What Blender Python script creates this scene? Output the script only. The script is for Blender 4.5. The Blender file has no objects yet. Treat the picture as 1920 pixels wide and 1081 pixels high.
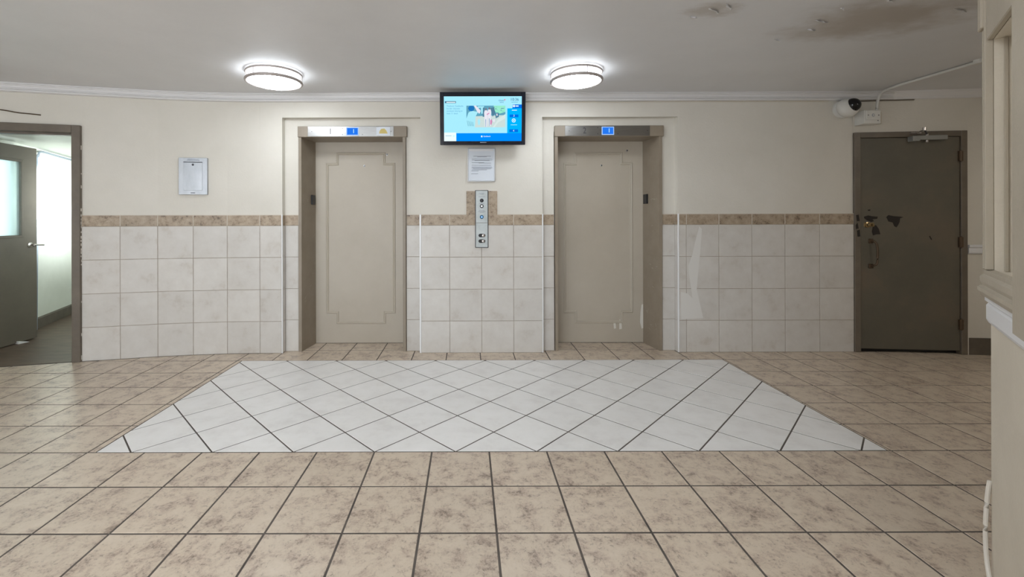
import bpy, bmesh, math, random
from mathutils import Matrix, Vector
random.seed(7)
SC = bpy.context.scene
COL = SC.collection

# ------------------------------------------------------------------ camera, world, exposure
CAM_H = 1.32            # eye height above the floor
CAM_D = 4.377           # distance of the lens from the lift wall (Y = 0)
F = 829.0               # focal length in pixels of a 1920 px wide frame
VPX, VPY = 877.0, 411.0 # principal point of the (shifted) lens
cam_d = bpy.data.cameras.new('camera'); cam = bpy.data.objects.new('camera', cam_d); COL.objects.link(cam)
cam_d.sensor_fit = 'HORIZONTAL'; cam_d.sensor_width = 36.0; cam_d.lens = F / 1920 * 36
cam_d.shift_x = (960 - VPX) / 1920; cam_d.shift_y = -(540.5 - VPY) / 1920
cam_d.clip_start = 0.02
cam.matrix_world = Matrix.Translation((0, -CAM_D, CAM_H)) @ Matrix.Rotation(math.radians(90), 4, 'X') @ Matrix.Rotation(math.radians(-0.15), 4, 'Z')
SC.camera = cam
w = bpy.data.worlds.new('world'); SC.world = w; w.use_nodes = True
w.node_tree.nodes['Background'].inputs[0].default_value = (0.75, 0.85, 1, 1)
w.node_tree.nodes['Background'].inputs[1].default_value = 0.6
SC.view_settings.view_transform = 'Standard'; SC.view_settings.look = 'None'
SC.view_settings.gamma = 1.0; SC.view_settings.use_curve_mapping = False
SC.view_settings.exposure = 0.43
LAMP_E = 17.5           # ceiling lamp glass
FILL_E = 6.6             # glow of the unseen fill windows added behind the camera
VEST_E = 3.0            # daylight in the panes of the vestibule
VEST_W = 17.0           # daylight entering through the vestibule window (watts)
CEIL = 2.562

def pt(px, py, Z):      # surveyed point: photo pixel at a known distance Z from the lens -> metres
    return Vector(((px - VPX) * Z / F, Z - CAM_D, CAM_H - (py - VPY) * Z / F))
def gx(px, Z=CAM_D): return (px - VPX) * Z / F
def gz(py, Z=CAM_D): return CAM_H - (py - VPY) * Z / F

# ------------------------------------------------------------------ materials
def lin(r, g, b):
    f = lambda c: (c / 255 / 12.92) if c / 255 <= 0.04045 else ((c / 255 + 0.055) / 1.055) ** 2.4
    return (f(r), f(g), f(b), 1)
MATS = {}
def mat(name, col, rough=0.5, metal=0.0, **kw):
    m = bpy.data.materials.new(name); m.use_nodes = True
    b = m.node_tree.nodes['Principled BSDF']
    b.inputs['Base Color'].default_value = col; b.inputs['Roughness'].default_value = rough; b.inputs['Metallic'].default_value = metal
    for k, v in kw.items(): b.inputs[k.replace('_', ' ')].default_value = v
    MATS[name] = m
    return m
def mottled(name, stops, scale, detail=8, nrough=0.65, rough=0.5, bump=0.0, bscale=None, metal=0.0, per_object=True, distort=0.0, stretch=(1, 1, 1), rvar=0.0, tint=0.0, spec=0.5, speckle=0.0):
    m = mat(name, (1, 1, 1, 1), rough, metal); nt = m.node_tree; N = nt.nodes; L = nt.links
    b = N['Principled BSDF']; b.inputs['Specular IOR Level'].default_value = spec
    tc = N.new('ShaderNodeTexCoord'); mp = N.new('ShaderNodeMapping'); mp.inputs['Scale'].default_value = stretch
    src = tc.outputs['Object']
    oi = None
    if per_object:
        oi = N.new('ShaderNodeObjectInfo'); mul = N.new('ShaderNodeMath'); mul.operation = 'MULTIPLY'; mul.inputs[1].default_value = 173.0
        L.new(oi.outputs['Random'], mul.inputs[0])
        add = N.new('ShaderNodeVectorMath'); add.operation = 'ADD'
        L.new(src, add.inputs[0]); L.new(mul.outputs[0], add.inputs[1]); src = add.outputs[0]
    L.new(src, mp.inputs['Vector'])
    nz = N.new('ShaderNodeTexNoise'); nz.inputs['Scale'].default_value = scale; nz.inputs['Detail'].default_value = detail
    nz.inputs['Roughness'].default_value = nrough; nz.inputs['Distortion'].default_value = distort
    L.new(mp.outputs[0], nz.inputs['Vector'])
    cr = N.new('ShaderNodeValToRGB'); e = cr.color_ramp.elements
    e[0].position, e[0].color = stops[0]; e[1].position, e[1].color = stops[-1]
    for p, c in stops[1:-1]:
        x = e.new(p); x.color = c
    L.new(nz.outputs['Fac'], cr.inputs['Fac'])
    out = cr.outputs['Color']
    if speckle:                                # fine dark flecks gathered inside the blotches
        n3 = N.new('ShaderNodeTexNoise'); n3.inputs['Scale'].default_value = scale * 6; n3.inputs['Detail'].default_value = 5; n3.inputs['Roughness'].default_value = 0.7
        L.new(mp.outputs[0], n3.inputs['Vector'])
        sub = N.new('ShaderNodeMath'); sub.operation = 'MULTIPLY_ADD'; sub.inputs[1].default_value = 0.9; L.new(nz.outputs['Fac'], sub.inputs[0]); L.new(n3.outputs['Fac'], sub.inputs[2])
        c3 = N.new('ShaderNodeValToRGB'); c3.color_ramp.elements[0].position = 0.74; c3.color_ramp.elements[0].color = (1 - speckle,) * 3 + (1,); c3.color_ramp.elements[1].position = 0.90; c3.color_ramp.elements[1].color = (1, 1, 1, 1)
        L.new(sub.outputs[0], c3.inputs['Fac'])
        mz = N.new('ShaderNodeMix'); mz.data_type = 'RGBA'; mz.blend_type = 'MULTIPLY'; mz.inputs['Factor'].default_value = 1.0
        L.new(out, mz.inputs['A']); L.new(c3.outputs['Color'], mz.inputs['B']); out = mz.outputs['Result']
    if tint and oi:
        hs = N.new('ShaderNodeHueSaturation'); mr = N.new('ShaderNodeMapRange')
        mr.inputs['To Min'].default_value = 1 - tint; mr.inputs['To Max'].default_value = 1 + tint
        L.new(oi.outputs['Random'], mr.inputs['Value']); L.new(mr.outputs[0], hs.inputs['Value']); L.new(out, hs.inputs['Color']); out = hs.outputs['Color']
    L.new(out, b.inputs['Base Color'])
    if rvar:
        mr2 = N.new('ShaderNodeMapRange'); mr2.inputs['To Min'].default_value = rough - rvar; mr2.inputs['To Max'].default_value = rough + rvar
        L.new(nz.outputs['Fac'], mr2.inputs['Value']); L.new(mr2.outputs[0], b.inputs['Roughness'])
    if bump:
        n2 = N.new('ShaderNodeTexNoise'); n2.inputs['Scale'].default_value = bscale or scale * 3; n2.inputs['Detail'].default_value = 4
        L.new(mp.outputs[0], n2.inputs['Vector'])
        bp = N.new('ShaderNodeBump'); bp.inputs['Strength'].default_value = bump; bp.inputs['Distance'].default_value = 0.01
        L.new(n2.outputs['Fac'], bp.inputs['Height']); L.new(bp.outputs[0], b.inputs['Normal'])
    return m
def emis(name, col, s):
    m = bpy.data.materials.new(name); m.use_nodes = True; nt = m.node_tree; nt.nodes.clear()
    e = nt.nodes.new('ShaderNodeEmission'); o = nt.nodes.new('ShaderNodeOutputMaterial')
    e.inputs[0].default_value = col; e.inputs[1].default_value = s; nt.links.new(e.outputs[0], o.inputs[0]); MATS[name] = m
    return m

mottled('paint_cream', [(0.3, lin(213, 208, 197)), (0.7, lin(220, 215, 205))], 2.2, 5, per_object=False, rough=0.55, bump=0.12, bscale=60)
mottled('paint_pier', [(0.3, lin(205, 196, 180)), (0.7, lin(216, 207, 191))], 3, 6, per_object=False, rough=0.55, bump=0.25, bscale=70)
mottled('paint_pier_trim', [(0.3, lin(170, 160, 143)), (0.7, lin(182, 172, 155))], 4, 6, per_object=False, rough=0.5, bump=0.2, bscale=60)
mottled('tile_wall', [(0.26, lin(192, 184, 174)), (0.42, lin(205, 200, 193)), (0.7, lin(213, 209, 203))], 6.5, 10, 0.66, rough=0.38, rvar=0.08, tint=0.03, bump=0.05, bscale=40)
mottled('tile_band', [(0.33, lin(118, 99, 82)), (0.44, lin(160, 142, 121)), (0.7, lin(186, 169, 148))], 15, 10, 0.72, rough=0.42, tint=0.05, speckle=0.45)
mottled('tile_floor', [(0.33, lin(152, 134, 118)), (0.43, lin(188, 169, 152)), (0.52, lin(207, 191, 171)), (0.75, lin(218, 203, 185))], 11, 14, 0.8, rough=0.34, rvar=0.06, tint=0.035, distort=0.25, bump=0.04, bscale=30, speckle=0.42)
mottled('tile_white', [(0.3, lin(226, 223, 220)), (0.5, lin(236, 234, 231)), (0.75, lin(241, 239, 237))], 7, 9, 0.65, rough=0.3, tint=0.02)
mottled('grout_wall', [(0.3, lin(150, 138, 126)), (0.7, lin(184, 174, 162))], 9, 6, per_object=False, rough=0.9)
mottled('grout_floor', [(0.3, lin(72, 66, 61)), (0.7, lin(104, 96, 89))], 5, 6, per_object=False, rough=0.9)
mottled('paint_frame', [(0.3, lin(138, 126, 110)), (0.7, lin(150, 138, 122))], 6, 6, per_object=False, rough=0.42, bump=0.08, bscale=40)
mottled('paint_lift_door', [(0.3, lin(178, 168, 152)), (0.7, lin(188, 179, 164))], 1.6, 5, per_object=True, rough=0.42, bump=0.05, bscale=50)
mottled('paint_dark_door', [(0.3, lin(90, 86, 75)), (0.5, lin(97, 92, 80)), (0.7, lin(108, 97, 83))], 2.4, 6, rough=0.5, bump=0.06, bscale=40)
mottled('paint_brown_frame', [(0.3, lin(98, 89, 78)), (0.7, lin(114, 104, 91))], 5, 6, rough=0.42, bump=0.1, bscale=50)
mottled('paint_grey_leaf', [(0.3, lin(98, 91, 79)), (0.7, lin(110, 102, 89))], 2.5, 6, rough=0.45, bump=0.05, bscale=40)
mottled('vestibule_floor', [(0.3, lin(84, 68, 56)), (0.7, lin(108, 90, 75))], 4, 8, per_object=False, rough=0.5, stretch=(1, 4, 1))
mottled('vestibule_paint', [(0.3, lin(214, 216, 205)), (0.7, lin(226, 228, 218))], 2, 4, per_object=False, rough=0.5)
mottled('base_dark', [(0.3, lin(88, 80, 70)), (0.7, lin(104, 95, 84))], 8, 6, rough=0.6)
mat('white_gloss', lin(226, 226, 228), 0.35)
mat('crown_white', lin(226, 224, 223), 0.4)
mat('trim_strip', lin(236, 236, 236), 0.22)
mat('steel', lin(190, 190, 190), 0.32, 1.0)
mottled('steel_brushed', [(0.3, lin(150, 149, 147)), (0.7, lin(172, 171, 169))], 30, 4, rough=0.3, metal=1.0, stretch=(0.3, 1, 9), rvar=0.06)
mottled('steel_panel', [(0.3, lin(166, 169, 173)), (0.7, lin(186, 189, 193))], 9, 5, rough=0.42, metal=0.85, stretch=(1, 1, 0.5))
mat('nickel', lin(196, 190, 186), 0.28, 1.0)
mat('ring_nickel', lin(180, 171, 167), 0.45, 0.3)
mat('brass', lin(172, 152, 116), 0.28, 1.0)
mat('bronze_worn', lin(92, 76, 60), 0.42, 0.5)
mat('closer_grey', lin(150, 150, 146), 0.4, 0.3)
mat('black', lin(18, 18, 20), 0.4)
mat('black_gloss', lin(12, 12, 16), 0.08)
mat('tv_bezel', lin(14, 18, 34), 0.1)
mat('chip_dark', lin(38, 32, 27), 0.8)
mat('chip_white', lin(216, 212, 202), 0.7)
mat('caulk', lin(220, 214, 204), 0.7)
mat('white_plastic', lin(222, 221, 216), 0.35)
mat('paper', lin(222, 228, 236), 0.7)
mat('print_grey', lin(168, 172, 182), 0.8)
mat('print_dark', lin(70, 70, 76), 0.7)
mat('sticker_yellow', lin(206, 186, 112), 0.6)
mat('frost', (0.78, 0.93, 0.93, 1), 0.55, Transmission_Weight=0.85, IOR=1.2)
mat('clear', (1, 1, 1, 1), 0.05, Transmission_Weight=1.0, IOR=1.05)
emis('lamp_glass', (0.90, 0.965, 1.03, 1), LAMP_E)
emis('lamp_rim', (0.90, 0.965, 1.03, 1), LAMP_E * 0.30)
emis('fill_pane', (0.89, 0.96, 1.04, 1), FILL_E)
emis('vest_pane', (0.86, 0.97, 1.0, 1), VEST_E)
# screen colours
SCR = 0.79
for n, c, s in [('scr_cyan', lin(165, 232, 255), 1.0), ('scr_pale', lin(200, 246, 255), 1.0), ('scr_blue', lin(0, 140, 255), 1), ('scr_sky', lin(0, 178, 255), 1),
                ('scr_deep', lin(0, 110, 225), 1), ('scr_text', lin(90, 160, 190), 1), ('scr_ink', lin(40, 90, 120), 1), ('scr_white', lin(235, 250, 255), 1), ('scr_red', lin(230, 110, 130), 1),
                ('pic_brown', lin(120, 110, 125), 1), ('pic_pale', lin(212, 228, 226), 1), ('pic_teal', lin(95, 160, 185), 1), ('pic_green', lin(150, 232, 200), 1), ('pic_sand', lin(200, 218, 215), 1), ('pic_cap', lin(30, 115, 185), 1), ('pic_shirt', lin(165, 230, 245), 1),
                ('pic_pink', lin(205, 140, 180), 1), ('pic_dark', lin(80, 125, 150), 1), ('pic_skin', lin(228, 226, 238), 1),
                ('disp_blue', lin(38, 118, 235), 1), ('disp_edge', lin(165, 200, 250), 1), ('disp_num', lin(190, 235, 255), 1.1), ('btn_glow', lin(250, 250, 245), 1.0)]:
    emis(n, c, s * SCR)

# ceiling paint: white, water stained and peeling in places
m = mottled('paint_ceiling', [(0.3, lin(219, 219, 220)), (0.7, lin(227, 227, 228))], 1.3, 6, per_object=False, rough=0.5, bump=0.1, bscale=25)
def stain(m, cx, cy, rx, ry, col, amt, seed):
    nt = m.node_tree; N = nt.nodes; L = nt.links; b = N['Principled BSDF']
    tc = N.new('ShaderNodeTexCoord'); mp = N.new('ShaderNodeMapping'); mp.vector_type = 'POINT'
    mp.inputs['Location'].default_value = (-cx / rx, -cy / ry, 0); mp.inputs['Scale'].default_value = (1 / rx, 1 / ry, 0)
    L.new(tc.outputs['Object'], mp.inputs['Vector'])
    nz = N.new('ShaderNodeTexNoise'); nz.inputs['Scale'].default_value = 1.7; nz.inputs['Detail'].default_value = 7; nz.inputs['Roughness'].default_value = 0.6
    ad = N.new('ShaderNodeVectorMath'); ad.operation = 'ADD'; ad.inputs[1].default_value = (seed, seed * 2, 0); L.new(mp.outputs[0], ad.inputs[0]); L.new(ad.outputs[0], nz.inputs['Vector'])
    ln = N.new('ShaderNodeVectorMath'); ln.operation = 'LENGTH'; L.new(mp.outputs[0], ln.inputs[0])
    ma = N.new('ShaderNodeMath'); ma.operation = 'MULTIPLY_ADD'; ma.inputs[1].default_value = 1.5; L.new(nz.outputs['Fac'], ma.inputs[0]); L.new(ln.outputs['Value'], ma.inputs[2])
    cr = N.new('ShaderNodeValToRGB'); e = cr.color_ramp.elements
    e[0].position = 0.55; e[0].color = (amt, amt, amt, 1); e[1].position = 1.0; e[1].color = (0, 0, 0, 1)
    cr.color_ramp.interpolation = 'EASE'
    dv = N.new('ShaderNodeMath'); dv.operation = 'DIVIDE'; dv.inputs[1].default_value = 1.75; L.new(ma.outputs[0], dv.inputs[0]); L.new(dv.outputs[0], cr.inputs['Fac'])
    mx = N.new('ShaderNodeMix'); mx.data_type = 'RGBA'
    old = b.inputs['Base Color'].links[0].from_socket
    L.new(cr.outputs['Color'], mx.inputs['Factor']); L.new(old, mx.inputs['A']); mx.inputs['B'].default_value = col; L.new(mx.outputs['Result'], b.inputs['Base Color'])
stain(m, 2.55, -1.62, 0.62, 0.42, lin(164, 151, 134), 0.7, 3.1)
stain(m, 1.46, -1.74, 0.22, 0.13, lin(164, 151, 134), 0.5, 5.7)
stain(m, 3.1, -1.95, 0.7, 0.30, lin(164, 151, 134), 0.6, 9.4)

# ------------------------------------------------------------------ mesh helpers
def nb(): return bmesh.new()
def box(bm, x0, x1, y0, y1, z0, z1, bevel=0.0, seg=1, mtx=None):
    r = bmesh.ops.create_cube(bm, size=1)
    vs = r['verts']
    for v in vs:
        v.co = Vector((x0 + (v.co.x + 0.5) * (x1 - x0), y0 + (v.co.y + 0.5) * (y1 - y0), z0 + (v.co.z + 0.5) * (z1 - z0)))
    if bevel:
        es = list({e for v in vs for e in v.link_edges})
        out = bmesh.ops.bevel(bm, geom=es, offset=bevel, segments=seg, affect='EDGES', profile=0.5)
        vs = list({v for f in out['faces'] for v in f.verts} | {v for v in vs if v.is_valid})
    if mtx is not None: bmesh.ops.transform(bm, matrix=mtx, verts=vs)
    return bm
def prism(bm, poly, a0, a1, axis='z', mtx=None):
    def mk(p, a):
        if axis == 'z': return Vector((p[0], p[1], a))
        if axis == 'y': return Vector((p[0], a, p[1]))
        return Vector((a, p[0], p[1]))
    n = len(poly)
    A = [bm.verts.new(mk(p, a0)) for p in poly]; B = [bm.verts.new(mk(p, a1)) for p in poly]
    fs = [bm.faces.new(A), bm.faces.new(list(reversed(B)))]
    for i in range(n): fs.append(bm.faces.new([A[i], B[i], B[(i + 1) % n], A[(i + 1) % n]]))
    if mtx is not None: bmesh.ops.transform(bm, matrix=mtx, verts=A + B)
    return bm
def lathe(bm, prof, seg=32, mtx=None, axis='z'):
    rings = []; allv = []
    for r, h in prof:
        if r < 1e-6:
            v = [bm.verts.new((0, 0, h))]
        else:
            v = [bm.verts.new((r * math.cos(2 * math.pi * i / seg), r * math.sin(2 * math.pi * i / seg), h)) for i in range(seg)]
        rings.append(v); allv += v
    for a, b in zip(rings, rings[1:]):
        for i in range(seg):
            j = (i + 1) % seg
            if len(a) == 1 and len(b) == 1: continue
            if len(a) == 1: bm.faces.new([a[0], b[i], b[j]])
            elif len(b) == 1: bm.faces.new([a[i], b[0], a[j]])
            else: bm.faces.new([a[i], b[i], b[j], a[j]])
    if mtx is not None: bmesh.ops.transform(bm, matrix=mtx, verts=allv)
    return bm
def torus(bm, R, r, z=0, seg=48, rs=8, squash=1.0):
    vs = [[bm.verts.new(((R + r * math.cos(b)) * math.cos(a), (R + r * math.cos(b)) * math.sin(a), z + squash * r * math.sin(b)))
           for b in [2 * math.pi * k / rs for k in range(rs)]] for a in [2 * math.pi * i / seg for i in range(seg)]]
    for i in range(seg):
        for k in range(rs):
            bm.faces.new([vs[i][k], vs[(i + 1) % seg][k], vs[(i + 1) % seg][(k + 1) % rs], vs[i][(k + 1) % rs]])
    return bm
def tube(bm, pts, r, rs=8):
    pts = [Vector(p) for p in pts]; rings = []
    up = Vector((0, 0, 1))
    for i, p in enumerate(pts):
        t = (pts[min(i + 1, len(pts) - 1)] - pts[max(i - 1, 0)]).normalized()
        a = t.cross(up)
        if a.length < 0.05: a = t.cross(Vector((1, 0, 0)))
        a.normalize(); b = t.cross(a).normalized()
        rings.append([bm.verts.new(p + r * (math.cos(q) * a + math.sin(q) * b)) for q in [2 * math.pi * k / rs for k in range(rs)]])
    for A, B in zip(rings, rings[1:]):
        for k in range(rs): bm.faces.new([A[k], A[(k + 1) % rs], B[(k + 1) % rs], B[k]])
    bm.faces.new(rings[0]); bm.faces.new(list(reversed(rings[-1])))
    return bm
def smooth_path(pts, n=8):
    P = [Vector(p) for p in pts]; out = []
    for i in range(len(P) - 1):
        p0 = P[max(i - 1, 0)]; p1 = P[i]; p2 = P[i + 1]; p3 = P[min(i + 2, len(P) - 1)]
        for k in range(n):
            t = k / n
            out.append(0.5 * ((2 * p1) + (p2 - p0) * t + (2 * p0 - 5 * p1 + 4 * p2 - p3) * t * t + (3 * p1 - p0 - 3 * p2 + p3) * t ** 3))
    out.append(P[-1]); return out
def sweep(bm, path, prof, closed=False):
    # path: list of XY points; profile: (out, z) pairs; "out" is to the right of travel
    n = len(path); rings = []
    for i, p in enumerate(path):
        p = Vector(p)
        if closed:
            d0 = (p - Vector(path[i - 1])).normalized(); d1 = (Vector(path[(i + 1) % n]) - p).normalized()
        else:
            d0 = (p - Vector(path[i - 1])).normalized() if i > 0 else None
            d1 = (Vector(path[i + 1]) - p).normalized() if i < n - 1 else None
            d0 = d0 or d1; d1 = d1 or d0
        n0 = Vector((d0.y, -d0.x)); n1 = Vector((d1.y, -d1.x)); mm = (n0 + n1).normalized(); k = 1 / max(0.3, mm.dot(n0))
        rings.append([bm.verts.new((p.x + mm.x * o * k, p.y + mm.y * o * k, z)) for o, z in prof])
    m_ = len(prof)
    rng = range(n) if closed else range(n - 1)
    for i in rng:
        A, B = rings[i], rings[(i + 1) % n]
        for k in range(m_): bm.faces.new([A[k], A[(k + 1) % m_], B[(k + 1) % m_], B[k]])
    if not closed:
        bm.faces.new(rings[0]); bm.faces.new(list(reversed(rings[-1])))
    return bm
def finish(bm, name, smooth=False, auto=None):
    bmesh.ops.recalc_face_normals(bm, faces=bm.faces[:])
    me = bpy.data.meshes.new(name); bm.to_mesh(me); bm.free()
    if smooth:
        for p in me.polygons: p.use_smooth = True
        if auto: me.set_sharp_from_angle(angle=math.radians(auto))
    return me
def obj(name, bm, material, parent=None, smooth=False, loc=None, rot=None, auto=40):
    me = bm if isinstance(bm, bpy.types.Mesh) else finish(bm, name, smooth, auto)
    if material is not None and not me.materials: me.materials.append(MATS[material])
    o = bpy.data.objects.new(name, me); COL.objects.link(o)
    if loc is not None: o.location = loc
    if rot is not None: o.rotation_euler = rot
    if parent is not None: o.parent = parent
    return o
def tag(o, label, cat, group=None):
    o['label'] = label; o['category'] = cat
    if group: o['group'] = group
    return o
def struct(o, label=None, cat=None):
    o['kind'] = 'structure'
    if label: o['label'] = label
    if cat: o['category'] = cat
    return o
def empty(name, loc=(0, 0, 0), rz=0.0):
    o = bpy.data.objects.new(name, None); COL.objects.link(o); o.location = loc; o.rotation_euler = (0, 0, rz); o.empty_display_size = 0.1
    return o
def text(name, s, size, material, parent, loc, rot=(math.radians(90), 0, 0), align='CENTER', ext=0.0003, sx=1.0):
    c = bpy.data.curves.new('tmp', 'FONT'); c.body = s; c.size = size; c.align_x = align; c.align_y = 'CENTER'; c.extrude = ext
    t = bpy.data.objects.new('tmp', c); COL.objects.link(t)
    dg = bpy.context.evaluated_depsgraph_get(); dg.update()
    me = bpy.data.meshes.new_from_object(t.evaluated_get(dg)); bpy.data.objects.remove(t); bpy.data.curves.remove(c)
    me.materials.clear(); me.materials.append(MATS[material])
    o = bpy.data.objects.new(name, me); COL.objects.link(o); o.parent = parent; o.location = loc; o.rotation_euler = rot; o.scale = (sx, 1, 1)
    return o
def clip(poly, a, b, c):           # keep a*x + b*y <= c
    out = []
    for i, p in enumerate(poly):
        q = poly[(i + 1) % len(poly)]
        dp = a * p[0] + b * p[1] - c; dq = a * q[0] + b * q[1] - c
        if dp <= 0: out.append(p)
        if (dp < 0 < dq) or (dq < 0 < dp):
            t = dp / (dp - dq); out.append((p[0] + t * (q[0] - p[0]), p[1] + t * (q[1] - p[1])))
    return out
def area(poly): return abs(sum(p[0] * q[1] - q[0] * p[1] for p, q in zip(poly, poly[1:] + poly[:1]))) / 2

# ------------------------------------------------------------------ plan of the lobby
TW = 0.3156                                   # wall tile module
LP = [Vector((gx(527), 0.0)), Vector((gx(487), 0.0))]          # left wall bends gently towards the room
for a in (2.5, 6.5, 9.5, 13.0, 12.5):
    a = math.radians(a); LP.append(LP[-1] + TW * Vector((-math.cos(a), -math.sin(a))))
DA = math.radians(14.0)                       # wall that holds the left doorway
DDIR = Vector((-math.cos(DA), -math.sin(DA))) # along the wall, leftwards
J0 = LP[-1].copy()                            # right outer edge of the left door frame
LC = J0 + DDIR * 1.55                         # far left corner
RA = math.radians(5.5)
R0 = Vector((gx(1601), 0.0)); RDIR = Vector((math.cos(RA), -math.sin(RA)))
RC = R0 + RDIR * 1.85
REAR = -7.6
RX1 = [gx(528.7), gx(788)]; RX2 = [gx(1017.5), gx(1272)]       # recesses round the two lifts
RD = 0.065; RTOP = gz(219)
O1 = (-1.70, -0.617); O2 = (gx(1046, 4.43) - 0.035, gx(1236, 4.43) + 0.035); OTOP = 2.20
ZR = [0.0, 0.315, 0.629, 0.947, 1.262, 1.368]   # tile courses, the last one is the brown band
PD = 0.010                                    # tile thickness: painted wall lies this far behind the tile face

# ------------------------------------------------------------------ floor
TP = 0.3266; FX0 = -0.534; FY0 = -1.861
CX0, CX1, CY0, CY1 = -2.121, 2.387, FY0, FY0 + 5 * TP
half = []                                     # the room's left wall as half planes
lw = [LP[1]] + LP[2:] + [LC]
def inside_left(poly):
    for p, q in zip(lw, lw[1:]):
        d = (q - p).normalized(); n = Vector((d.y, -d.x))       # travelling left: the right-hand side is +Y (behind the wall)
        if n.y < 0: n = -n
        poly = clip(poly, n.x, n.y, n.dot(p) + 0.0)
        if len(poly) < 3: return []
    return poly
fb = nb()
fpoly = [(-5.6, REAR), (5.8, REAR), (5.8, 0.45), (-2.0, 0.45), (LP[1].x, 0.02), (LP[2].x, LP[2].y + 0.02), (LP[3].x, LP[3].y + .02), (LP[4].x, LP[4].y + .02), (LP[5].x, LP[5].y + .02), (LP[6].x, LP[6].y + .02), (LC.x - .4, LC.y - .08)]
prism(fb, fpoly, -0.12, -0.0012)
floor = struct(obj('floor', fb, 'grout_floor'), 'lobby floor of beige mottled tiles around a white diagonal inlay', 'floor')
G = 0.0062
def tile_mesh(poly, z0, z1, bev):
    bm = nb(); prism(bm, poly, z0, z1)
    top = [e for e in bm.edges if all(abs(v.co.z - z1) < 1e-6 for v in e.verts)]
    if bev: bmesh.ops.bevel(bm, geom=top, offset=bev, segments=1, affect='EDGES', profile=0.5)
    return finish(bm, 'floor_tile')
def inset(poly, g):
    # shrink convex polygon by g
    n = len(poly); cx = sum(p[0] for p in poly) / n; cy = sum(p[1] for p in poly) / n
    out = list(poly)
    for p, q in zip(poly, poly[1:] + poly[:1]):
        dx, dy = q[0] - p[0], q[1] - p[1]; L_ = math.hypot(dx, dy)
        if L_ < 1e-6: continue
        nx, ny = dy / L_, -dx / L_
        if nx * (cx - p[0]) + ny * (cy - p[1]) > 0: nx, ny = -nx, -ny
        out = clip(out, nx, ny, nx * p[0] + ny * p[1] - g)
        if len(out) < 3: return []
    # drop doubles
    o2 = [p for i, p in enumerate(out) if math.hypot(p[0] - out[i - 1][0], p[1] - out[i - 1][1]) > 1e-4]
    return o2
def in_view(poly):
    for x, y in poly + [(sum(p[0] for p in poly) / len(poly), sum(p[1] for p in poly) / len(poly))]:
        Z = y + CAM_D
        if Z < 0.4: continue
        px = VPX + F * x / Z; py = VPY + F * CAM_H / Z
        if -15 < px < 1866 and py < 1095: return True
    return False
cells = []
for i in range(-16, 20):
    for j in range(-19, 8):
        x0 = FX0 + i * TP; y0 = FY0 + j * TP
        p = [(x0, y0), (x0 + TP, y0), (x0 + TP, y0 + TP), (x0, y0 + TP)]
        if y0 > 0.4 or y0 < REAR: continue
        if 0 <= j < 5:                         # beside the inlay
            if x0 + TP <= CX0 or x0 >= CX1: pass
            elif x0 < CX0: p = clip(p, 1, 0, CX0)
            elif x0 + TP > CX1: p = clip(p, -1, 0, -CX1)
            else: continue
        if x0 < LP[1].x + .02: p = inside_left(p)
        if len(p) < 3: continue
        p = clip(p, 0, 1, 0.36)
        p = clip(p, -1, 0, 5.45); p = clip(p, 1, 0, 5.65) if len(p) > 2 else p
        if len(p) < 3: continue
        if j >= 5 and not (RX1[0] < x0 + TP and x0 < RX1[1] or RX2[0] < x0 + TP and x0 < RX2[1]): p = clip(p, 0, 1, 0.01)
        if len(p) < 3: continue
        q = inset(p, G / 2 + 0.0012)
        if len(q) < 3 or area(q) < 0.0006: continue
        cells.append((in_view(q), q))
vis = [c for v, c in cells if v]; hid = [c for v, c in cells if not v]
vis.sort(key=lambda q: (sum(p[1] for p in q) / len(q)))
hid += vis[300:]; vis = vis[:300]
FULL = (TP - G - 0.0024)
full_me = None
for q in vis:
    c = (sum(p[0] for p in q) / len(q), sum(p[1] for p in q) / len(q))
    if len(q) == 4 and abs(area(q) - FULL ** 2) < 1e-5:
        if full_me is None: full_me = tile_mesh([(p[0] - c[0], p[1] - c[1]) for p in q], -0.01, 0, 0.0015); full_me.materials.append(MATS['tile_floor'])
        me = full_me
    else:
        me = tile_mesh([(p[0] - c[0], p[1] - c[1]) for p in q], -0.01, 0, 0.0015 if area(q) > .01 else 0)
    obj('floor_tile', me, 'tile_floor', floor, loc=(c[0], c[1], random.uniform(-.0004, .0004)), rot=(0, 0, 0))
hb = nb()
for q in hid: prism(hb, q, -0.01, 0)
o = obj('floor_tile_field', hb, 'tile_floor', floor); o['kind'] = 'stuff'
# white inlay laid on the diagonal
DG = TP * math.sqrt(2)
VX = gx(701, 2.516)
full_w = None
for i in range(-14, 24):
    for j in range(-12, 12):
        cx = VX + (i + j) * DG / 2 + 0; cy = CY0 + (i - j) * DG / 2 + DG / 2
        h_ = DG / 2
        p = [(cx, cy - h_), (cx + h_, cy), (cx, cy + h_), (cx - h_, cy)]
        if cx + h_ < CX0 or cx - h_ > CX1 or cy + h_ < CY0 or cy - h_ > CY1: continue
        for k in ((1, 0, CX1), (-1, 0, -CX0), (0, 1, CY1), (0, -1, -CY0)):
            p = clip(p, *k)
            if len(p) < 3: break
        if len(p) < 3: continue
        q = inset(p, G / 2 + 0.0012)
        if len(q) < 3 or area(q) < 0.0004: continue
        c = (sum(v[0] for v in q) / len(q), sum(v[1] for v in q) / len(q))
        if len(q) == 4 and area(q) > FULL ** 2 * 0.97:
            if full_w is None: full_w = tile_mesh([(v[0] - c[0], v[1] - c[1]) for v in q], -0.01, 0.0003, 0.0015); full_w.materials.append(MATS['tile_white'])
            me = full_w
        else: me = tile_mesh([(v[0] - c[0], v[1] - c[1]) for v in q], -0.01, 0.0003, 0.0012 if area(q) > .01 else 0)
        obj('inlay_tile', me, 'tile_white', floor, loc=(c[0], c[1], 0))

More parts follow.
